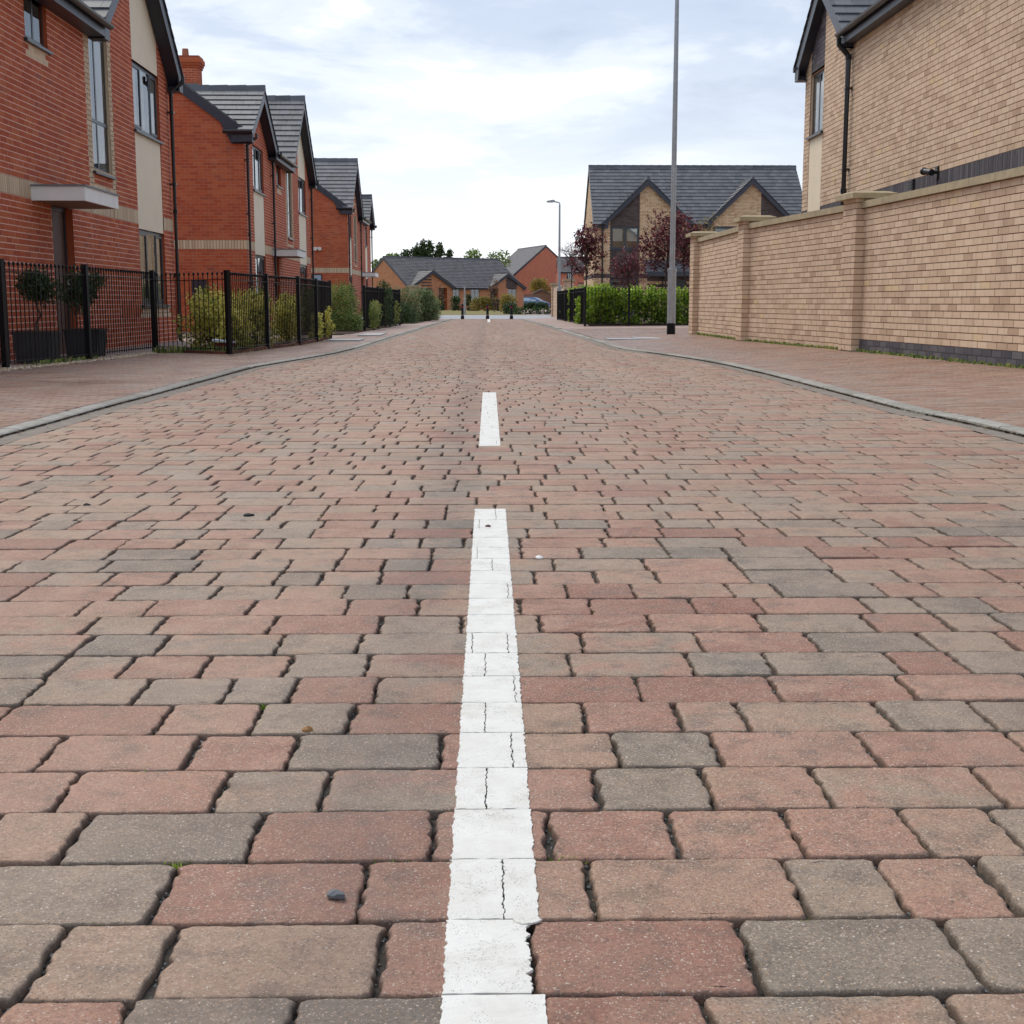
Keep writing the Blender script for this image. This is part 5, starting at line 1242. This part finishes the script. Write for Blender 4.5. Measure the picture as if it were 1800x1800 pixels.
# bay trees in square black planters
for nm, lab, x, y, s_ in (('bay_tree', 'potted bay bush nearer the picture edge, behind the railings', -5.42, 16.2, 71), ('bay_tree', 'potted bay bush on the right of the pair by the house wall', -5.30, 17.75, 72)):
    t_ = empty('planter', (x, y, 0), label='square dark planter nearer the picture edge, behind the railings' if s_ == 71 else 'square dark planter on the right of the pair by the wall', cat='planter', group='black planters by the nearest door')
    pm = MB(); pm.prism([(-.19, 0), (.19, 0), (.225, .34), (-.225, .34)], 1, -.20, .20); pm.box(-.235, .235, -.21, .21, .34, .365); pm.build('pot', m_flat('dark_grey_pot', (.03, .033, .036), .45) if s_ == 71 else bpy.data.materials['dark_grey_pot'], t_)
    q = MB(); q.box(-.2, .2, -.18, .18, .366, .372); q.build('compost', EARTH, t_)
    b_ = empty(nm, (x, y, .37), label=lab, cat='potted bush', group='bay bushes in planters'); q = MB(); r_ = random.Random(s_); limb(q, (0, 0, 0), (.01, .01, .38), .014, .012, r_, .05); q.build('trunk', BARK, b_)
    cs = [(r_.gauss(0, .10), r_.gauss(0, .10), .50+r_.gauss(0, .10)) for _ in range(14)]; P, ci = blob_points(cs, [.15]*14, 2600, s_, .3); g_ = np.random.default_rng(s_); m = MB(); leaves(P, m, .055, .45+g_.normal(0, .22, len(P)), s_, up=.8, asp=2.6); m.build('crown', L_DARK, b_)
# fronts of the bungalows
shrub('bushy_shrub', 'small round evergreen by the left bungalow door', -4.6, 128, 1.1, 1, 1.2, 700, .14, L_DARK, 81, stems=False, spiky=.1)
shrub('bushy_shrub', 'small dark evergreen between bungalow door and window', -3.1, 126, 1.0, 1, 1.3, 700, .14, L_DARK, 82, stems=False, spiky=.1)
shrub('bushy_shrub', 'narrow dark shrub right of the white pole on the lawn', -1.85, 124, .6, .6, 1.5, 500, .13, L_DARK, 83, stems=False, spiky=.1)
shrub('bushy_shrub', 'broad yellow green shrub below the middle bungalow window', -.3, 122, 2.8, 1.4, 1.2, 1500, .15, L_GOLD, 84, stems=False, tone_bias=-.15)
shrub('bushy_shrub', 'pale yellow shrub left of the bungalow porch window', 1.75, 118, 1.6, 1.2, 1.5, 1200, .14, L_GOLD, 85, stems=False)
young_tree('sapling', 'brown leaved sapling on the lawn left of the first bollard', -3.95, 112, 2.2, .9, .4, 260, .13, m_leaf('brown_leaf_foliage', [(0, (.14, .06, .03)), (1, (.34, .18, .10))]), 86, bark=BARK)
young_tree('sapling', 'rusty leaved sapling on the lawn between the last two bollards', .45, 104, 2.6, 1.1, .4, 300, .12, bpy.data.materials['brown_leaf_foliage'], 87, bark=BARK)
hedge('low_planting', 'strip of low dark plants beyond the pale footpath on the right', [(1.3, 84), (4.8, 84)], .8, .30, 900, .12, L_DARK, 88, cat='planting')
shrub('bushy_shrub', 'dark low shrub behind the right hand bollard', 1.35, 86, 1.1, .8, .7, 700, .11, L_DARK, 89, stems=False)
shrub('golden_shrub', 'yellow green bush rising behind the shed', 7.4, 190, 3.6, 2.5, 4.0, 1300, .3, L_GOLD, 90, stems=False)
# far trees behind the bungalows
def far_conifer(label, x, y, h, w, n, seed, mat=L_CON, name='conifer', size=.5):
    r = random.Random(seed); root = empty(name, (x, y, 0), label=label, cat='tree', group='trees behind the bungalows'); q = MB(); q.tube([(0, 0, 0), (0, 0, h*.95)], [.22, .05], 6); q.build('trunk', BARK, root)
    g_ = np.random.default_rng(seed); P = []
    for i in range(70):
        z = h*(.25+.73*r.random()); a = r.uniform(0, 6.28); L = w*.42*(1.12-z/h)*r.uniform(.6, 1.25)+.25; k = max(4, n//70)
        for j in range(k): t = (j+r.random())/k; P.append((L*t*math.cos(a)+r.gauss(0, .16), L*t*math.sin(a)+r.gauss(0, .16), z+L*t*.35+r.gauss(0, .2)))
    P = np.array(P); m = MB(); leaves(P, m, size, .4+g_.normal(0, .25, len(P)), seed, up=.6, asp=2.4); m.build('crown', mat, root)
for i, (u, vt, w, lab) in enumerate(((712, 442, 3.0, 'leftmost and lowest dark conifer of the clump behind the bungalow roof'), (730, 434, 2.4, 'second dark conifer of the clump, slim and pointed'), (742, 425, 4.2, 'tallest dark conifer in the middle of the clump'), (755, 427, 4.0, 'broad conifer just right of the tallest one'), (772, 430, 4.0, 'right hand conifer of the clump with a ragged top'), (790, 441, 2.4, 'thin leaning conifer at the right end of the clump'))):
    p = ypl(u, vt, 175); far_conifer(lab, p[0], 175, p[2], w, 1500, 100+i)
for i, (u, vt, w, lab) in enumerate(((680, 449, 3.5, 'dark treetop above the left end of the bungalow ridge'), (694, 444, 3.5, 'olive green treetop above the bungalow ridge, near its left end'), (845, 441, 6.0, 'rounded olive tree above the right part of the bungalow ridge'), (820, 451, 3.0, 'low twiggy treetop left of the rounded olive tree'))):
    p = ypl(u, vt, 185); r_ = random.Random(i); root = empty('treetop', (p[0], 185, 0), label=lab, cat='tree', group='trees behind the bungalows'); q = MB(); q.tube([(0, 0, 0), (0, 0, p[2]*.8)], [.25, .1], 6); q.build('trunk', BARK, root)
    cs = [(r_.gauss(0, w*.22), r_.gauss(0, w*.2), p[2]-r_.uniform(.6, 2.6)) for _ in range(14)]; P, ci = blob_points(cs, [w*.17]*14, 1600, i+7, .2); g_ = np.random.default_rng(i); m = MB(); leaves(P, m, .40, .45+g_.normal(0, .2, len(P)), i, asp=1.8); m.build('crown', L_MID, root)

# ================================================================== STREET FURNITURE
def lamp_post(label, x, y, h, z0, arm):
    root = empty('street_lamp', (x, y, z0), label=label, cat='street lamp', group='grey street lamps')
    m = MB(); m.tube([(0, 0, .24), (0, 0, 1.30)], .088, 20); m.tube([(0, 0, 1.30), (0, 0, 1.36), (0, 0, 1.37)], [.096, .096, .055], 20); m.tube([(0, 0, .235), (0, 0, .262)], .0905, 20); m.box(-.035, .035, -.0915, -.08, .42, .95); sharp(m.build('base_column', GALV, root))
    m = MB(); m.tube([(0, 0, -.05), (0, 0, .24)], .0895, 20); m.box(-.03, .03, -.0925, -.08, .03, .2); sharp(m.build('base_band', BLACKM, root))
    m = MB(); m.tube([(0, 0, 1.36), (0, 0, h*.6), (0, 0, h-.1)], [.057, .050, .036], 16); sharp(m.build('pole', GALV, root))
    m = MB(); m.tube([(0, 0, h-.12), (0, 0, h-.04), (-arm*.25, 0, h), (-arm*.6, 0, h+.02)], .028, 10); sharp(m.build('arm', GALV, root))
    m = MB(); m.prism([(-arm*.5, h+.00), (-arm*.5, h+.07), (-arm*.7, h+.10), (-arm*1.35, h+.05), (-arm*1.4, h+.0)], 1, -.10, .10); l = m.build('lantern', GALV, root); q = MB(); q.box(-arm*1.3, -arm*.7, -.08, .08, h-.02, h-.001); q.build('lens', LAMP, l)
lamp_post('near grey street lamp post with black foot, beside the garden wall end', 3.83, 28.17, 8.0, .052, .5)
lamp_post('far slim grey street lamp with its arm pointing left', 3.14, 60, 5.08, .02, .42)
def bollard(label, x, y):
    root = empty('bollard', (x, y, 0), label=label, cat='bollard', group='black bollards across the road end')
    m = MB(); m.tube([(0, 0, -.02), (0, 0, .13), (0, 0, .14), (0, 0, .155), (0, 0, .60)], [.078, .078, .066, .058, .053], 16); sharp(m.build('post', BLACKM, root))
    m = MB(); m.tube([(0, 0, .60), (0, 0, .612), (0, 0, .625), (0, 0, .66), (0, 0, .672)], [.062, .062, .048, .048, .02], 16); sharp(m.build('cap', BLACKM, root))
    m = MB(); m.tube([(0, 0, .505), (0, 0, .55)], .0545, 16); m.build('reflective_band', m_flat('red_band', (.35, .02, .03)) if 'red_band' not in bpy.data.materials else bpy.data.materials['red_band'], root)
    m = MB(); m.tube([(0, 0, .17), (0, 0, .19)], .0585, 16); m.build('ring', GALV, root)
for lab, u in (('left black bollard closing the far end of the road', 813), ('middle black bollard closing the far end of the road', 857), ('right black bollard closing the far end of the road', 899)):
    p = gnd(u, 561); bollard(lab, p[0], p[1])
# capped brick pillar on the left and the low wall with two pillars on the right
def small_pillar(root, x, y, w, h, wallmat=TAN, z0=0.0):
    m = MB(); ws = []
    for (o, ud, nn, LL) in (((x-w/2, y-w/2), (1, 0), (0, -1), w), ((x-w/2, y-w/2), (0, 1), (-1, 0), w), ((x+w/2, y-w/2), (0, 1), (1, 0), w)):
        q = Wall(o, ud, nn); q.lay(lambda z, LL=LL: [(0, LL)], 0, h, lambda u, z: B_TAN); k = len(m.v); m.v += q.mb.v; m.f += [tuple(k+i for i in f) for f in q.mb.f]; m.m += q.mb.m; m.t += q.mb.t
    m.box(x-w/2+.01, x+w/2-.01, y-w/2+.01, y+w/2-.01, -.1, h, 3); p = m.build('pillar', MATS_B, root)
    c = MB(); e = .07; c.box(x-w/2-e, x+w/2+e, y-w/2-e, y+w/2+e, h, h+.06); c.prism([(x-w/2-e, h+.06), (x+w/2+e, h+.06), (x+w/2-.02, h+.10), (x-w/2+.02, h+.10)], 1, y-w/2-e, y+w/2+e); c.build('cap_stone', STONE, p)
LP = empty('gate_pillar', (-3.33, 60.5, 0), label='short buff brick pillar with a pale cap rising out of the left shrubs', cat='pillar'); small_pillar(LP, 0, 0, .44, 1.40)
RW = empty('garden_wall', (3.40, 61, 0), label='short far buff wall with two capped pillars behind the far lamp', cat='wall'); small_pillar(RW, .22, 0, .44, 1.68); small_pillar(RW, .02, 8.2, .40, 1.62)
q = Wall((.0, .22), (-.012, 1), (-1, -.012)); q.lay(lambda z: [(0, 7.8)], 0, 1.45, lambda u, z: B_TAN); q.mb.build('brickwork', MATS_B, RW, kind='stuff'); q = MB(); q.box(.012, .22, .2, 8.0, -.1, 1.45); q.build('wall_core', TAN, RW); q = MB(); q.box(-.05, .27, .24, 7.9, 1.45, 1.52); q.build('coping_stone', STONE, RW)
# slim white pole on the lawn, globe light and small garden things
p = gnd(817, 553); po_ = MB(); h_ = ypl(817, 503, p[1])[2]; po_.tube([(p[0], p[1], 0), (p[0], p[1], 1.0), (p[0], p[1], 1.02), (p[0], p[1], h_)], [.07, .07, .045, .04], 10); po_.build('pole', GALV, label='slim pale grey pole on the lawn before the bungalow', cat='pole')
gl2 = MB(); pg = ypl(709, 522, 56); gl2.tube([(pg[0], 56, 0), (pg[0], 56, pg[2]-.1)], .02, 6); gr = gl2.build('post', BLACKM, empty('globe_lamp', (0, 0, 0), label='small white globe lamp above the shrubs left of the pillar', cat='lamp')); q = MB(); q.tube([(pg[0], 56, pg[2]+.09*math.sin(a)) for a in [R(-85+17*i) for i in range(11)]], [max(.005, .09*math.cos(R(-85+17*i))) for i in range(11)], 10); q.build('globe', WHITE, gr.parent, smooth=True)
bx_ = empty('storage_box', (-3.72, 19.05, 0), label='small dark red box with a pale lid under the yellow shrub', cat='box'); q = MB(); q.box(-.13, .10, -.1, .12, .0, .14); q.build('tub', m_flat('dark_red_plastic', (.14, .02, .015)), bx_); q = MB(); q.prism([(-.17, .17), (.12, .145), (.12, .165), (-.17, .20)], 1, -.12, .14); q.build('lid', m_flat('pale_lid', (.55, .60, .68)), bx_)
# black planter box at the bungalow porch
p = ypl(875, 530, 121); q = MB(); q.box(p[0]-.55, p[0]+.45, 120.7, 121.3, .55, 1.0); q.box(p[0]-.1, p[0]+.1, 120.9, 121.1, 0, .55); q.build('post_box', BLACK, label='black box on a stand in front of the right bungalow gable', cat='box')
# timber fence and shed beyond the car
FN = empty('timber_fence', (4.6, 181, 0), label='brown close boarded timber fence behind the pale blue car', cat='fence')
for i in range(38):
    q = MB(); q.box(i*.15, i*.15+.135, 0, .02, 0, 1.9+.03*math.sin(i*2.1)); q.build('board', WOODF, FN)
for i in range(4): q = MB(); q.box(i*1.85-.05, i*1.85+.05, .022, .12, 0, 2.0); q.build('post', WOODF, FN)
SH = empty('shed', (6.0, 184, 0), label='small shed with a grey pitched roof behind the timber fence', cat='shed'); q = MB(); q.prism([(0, 0), (2.4, 0), (2.4, 2.0), (1.2, 2.55), (0, 2.0)], 1, 0, 2); q.build('wall', WOODF, SH)
q = MB(); q.prism([(-.15, 1.98), (1.2, 2.62), (2.55, 1.98), (2.55, 1.90), (1.2, 2.54), (-.15, 1.90)], 1, -.2, 2.2); q.build('roof', LEAD, SH)
# parked car
def car():
    root = empty('parked_car', (5.7, 172, .0), R(-22), label='pale blue hatchback car parked behind the dark low hedge', cat='car')
    prof = [(-2.0, .35), (-2.05, .62), (-1.95, .92), (-1.72, 1.02), (-1.45, 1.38), (-.9, 1.47), (.1, 1.46), (.62, 1.32), (1.15, .98), (1.65, .88), (1.95, .72), (2.03, .5), (1.98, .30)]
    m = MB(); secs = []
    for y, k, ins in ((-.84, .97, .0), (-.80, 1, 0), (.80, 1, 0), (.84, .97, 0)):
        ring = []
        for x, z in prof:
            t = max(0, (z-.95)/.52); yy = y*(1-.20*t); ring.append((x*(k if z < 1 else 1), yy, z))
        ring += [(1.6, y, .22), (-1.6, y, .22)]; secs.append(ring)
    n = len(secs[0]); k0 = 0
    for s_ in secs: m.v += s_
    for i in range(3):
        for j in range(n): q = (j+1) % n; m.f.append((i*n+j, i*n+q, (i+1)*n+q, (i+1)*n+j)); m.m.append(0); m.t.append(.5)
    m.f += [tuple(range(n)), tuple(range(3*n, 4*n))[::-1]]; m.m += [0, 0]; m.t += [.5, .5]; sharp(m.build('body', CARB, root), 40)
    for sg in (-1, 1):
        g_ = MB(); yb, yt = .842*sg, .70*sg; g_.poly([(-1.45, yb, .98), (-1.2, yt, 1.36), (-.15, yt, 1.38), (-.15, yb, .98)]); g_.build('side_window', CARG, root); g_ = MB(); g_.poly([(-.08, yb, .98), (-.08, yt, 1.38), (.35, yt, 1.33), (.92, yb, .98)]); g_.build('side_window', CARG, root)
        for xw in (-1.28, 1.30):
            w_ = MB(); w_.tube([(xw, .70*sg, .31), (xw, .86*sg, .31)], .31, 18); wh = w_.build('wheel', RUBBER, root); w_ = MB(); w_.tube([(xw, .855*sg, .31), (xw, .875*sg, .31)], .20, 10); w_.build('rim', GALV, wh)
        l = MB(); l.poly([(1.72, .62*sg, .80), (1.97, .50*sg, .70), (1.99, .66*sg, .62), (1.76, .80*sg, .72)]); l.build('headlight', LAMP, root)
        mi = MB(); mi.box(.72, .86, min(.86*sg, .98*sg), max(.86*sg, .98*sg), .98, 1.1); mi.build('mirror', CARB, root)
    g_ = MB(); g_.poly([(.68, -.60, 1.31), (.68, .60, 1.31), (1.16, .74, 1.0), (1.16, -.74, 1.0)]); g_.build('windscreen', CARG, root)
    g_ = MB(); g_.poly([(-1.5, -.60, 1.34), (-1.5, .60, 1.34), (-1.74, .7, 1.04), (-1.74, -.7, 1.04)]); g_.build('rear_window', CARG, root)
car()
# white van roof glimpsed over the hedge at the wall end
vn = empty('parked_van', (11.7, 62.5, 0), label='white vehicle glimpsed over the hedge beside the garden wall end', cat='van')
q = MB(); q.prism([(-2.2, .3), (-2.2, 1.2), (-1.9, 1.32), (1.1, 1.34), (1.6, .95), (2.2, .8), (2.2, .3)], 1, -.85, .85); sharp(q.build('body', WHITE, vn)); q = MB(); q.box(-2.0, .9, -.862, -.85, .85, 1.18); q.build('side_window', CARG, vn)
for xw in (-1.4, 1.4):
    w_ = MB(); w_.tube([(xw, -.88, .32), (xw, -.68, .32)], .32, 16); w_.build('wheel', RUBBER, vn)

# a scatter of tiny dead leaves and twigs caught in the channels and on the footways
def litter():
    m = MB(); r = random.Random(91)
    for i in range(230):
        y = r.uniform(4, 26); sd_ = r.choice((-1, 1, 1)); e = kl(y) if sd_ == -1 else kr(y); x = e+(r.uniform(.0, .10)*-sd_ if r.random() < .6 else sd_*r.uniform(.1, 1.7)); z = .004 if (x > kl(y) and x < kr(y)) else (.024 if sd_ == -1 else .03+.05*min(1, abs(x-e)/2))
        if sd_ == -1 and x < kl(y): z = .022
        s_ = r.uniform(.006, .016); a = r.uniform(0, 6.28); c, q = math.cos(a)*s_, math.sin(a)*s_
        m.poly([(x-c, y-q, z), (x-q*.5, y+c*.5, z+s_*.35), (x+c, y+q, z+s_*.1), (x+q*.5, y-c*.5, z+s_*.25)], 0, r.random())
    m.build('leaf_litter', m_leaf('dead_leaf', [(0, (.12, .06, .03)), (.6, (.28, .16, .07)), (1, (.42, .34, .12))]), kind='stuff')
litter()

ed = MB(); ed_pts = [(-4.78, 19.32), (-3.56, 18.34), (-3.40, 20.45), (-3.19, 22.35), (-3.16, 24.4), (-3.18, 26.7)]
for (ax, ay), (bx, by) in zip(ed_pts[:-1], ed_pts[1:]):
    L = math.hypot(bx-ax, by-ay); n = int(L/.215)
    for i in range(n):
        t0, t1 = i/n, (i+.95)/n; ux, uy = (by-ay)/L*.05, -(bx-ax)/L*.05
        P = [(ax+(bx-ax)*t0, ay+(by-ay)*t0), (ax+(bx-ax)*t1, ay+(by-ay)*t1)]; h_ = .045+.006*rng.random(); tn = rng.random()
        v = [(P[0][0]-ux, P[0][1]-uy), (P[1][0]-ux, P[1][1]-uy), (P[1][0]+ux, P[1][1]+uy), (P[0][0]+ux, P[0][1]+uy)]; k = len(ed.v)
        ed.v += [(x, y, -.02) for x, y in v]+[(x, y, h_) for x, y in v]
        for f in ((4, 5, 6, 7), (0, 1, 5, 4), (1, 2, 6, 5), (2, 3, 7, 6), (3, 0, 4, 7)): ed.f.append(tuple(k+q for q in f)); ed.m.append(0); ed.t.append(tn)
ed.build('brick_edging', [m_brick('dark_edging_brick', [(0, (.10, .035, .025)), (.6, (.17, .06, .04)), (1, (.22, .09, .06))])], kind='structure')
weeds([(-3.47, 18.6), (-3.34, 20.45), (-3.13, 22.35), (-3.10, 26.6)], 900, 'edging_leaves', 12, .035, L_MIX, .008, .05)
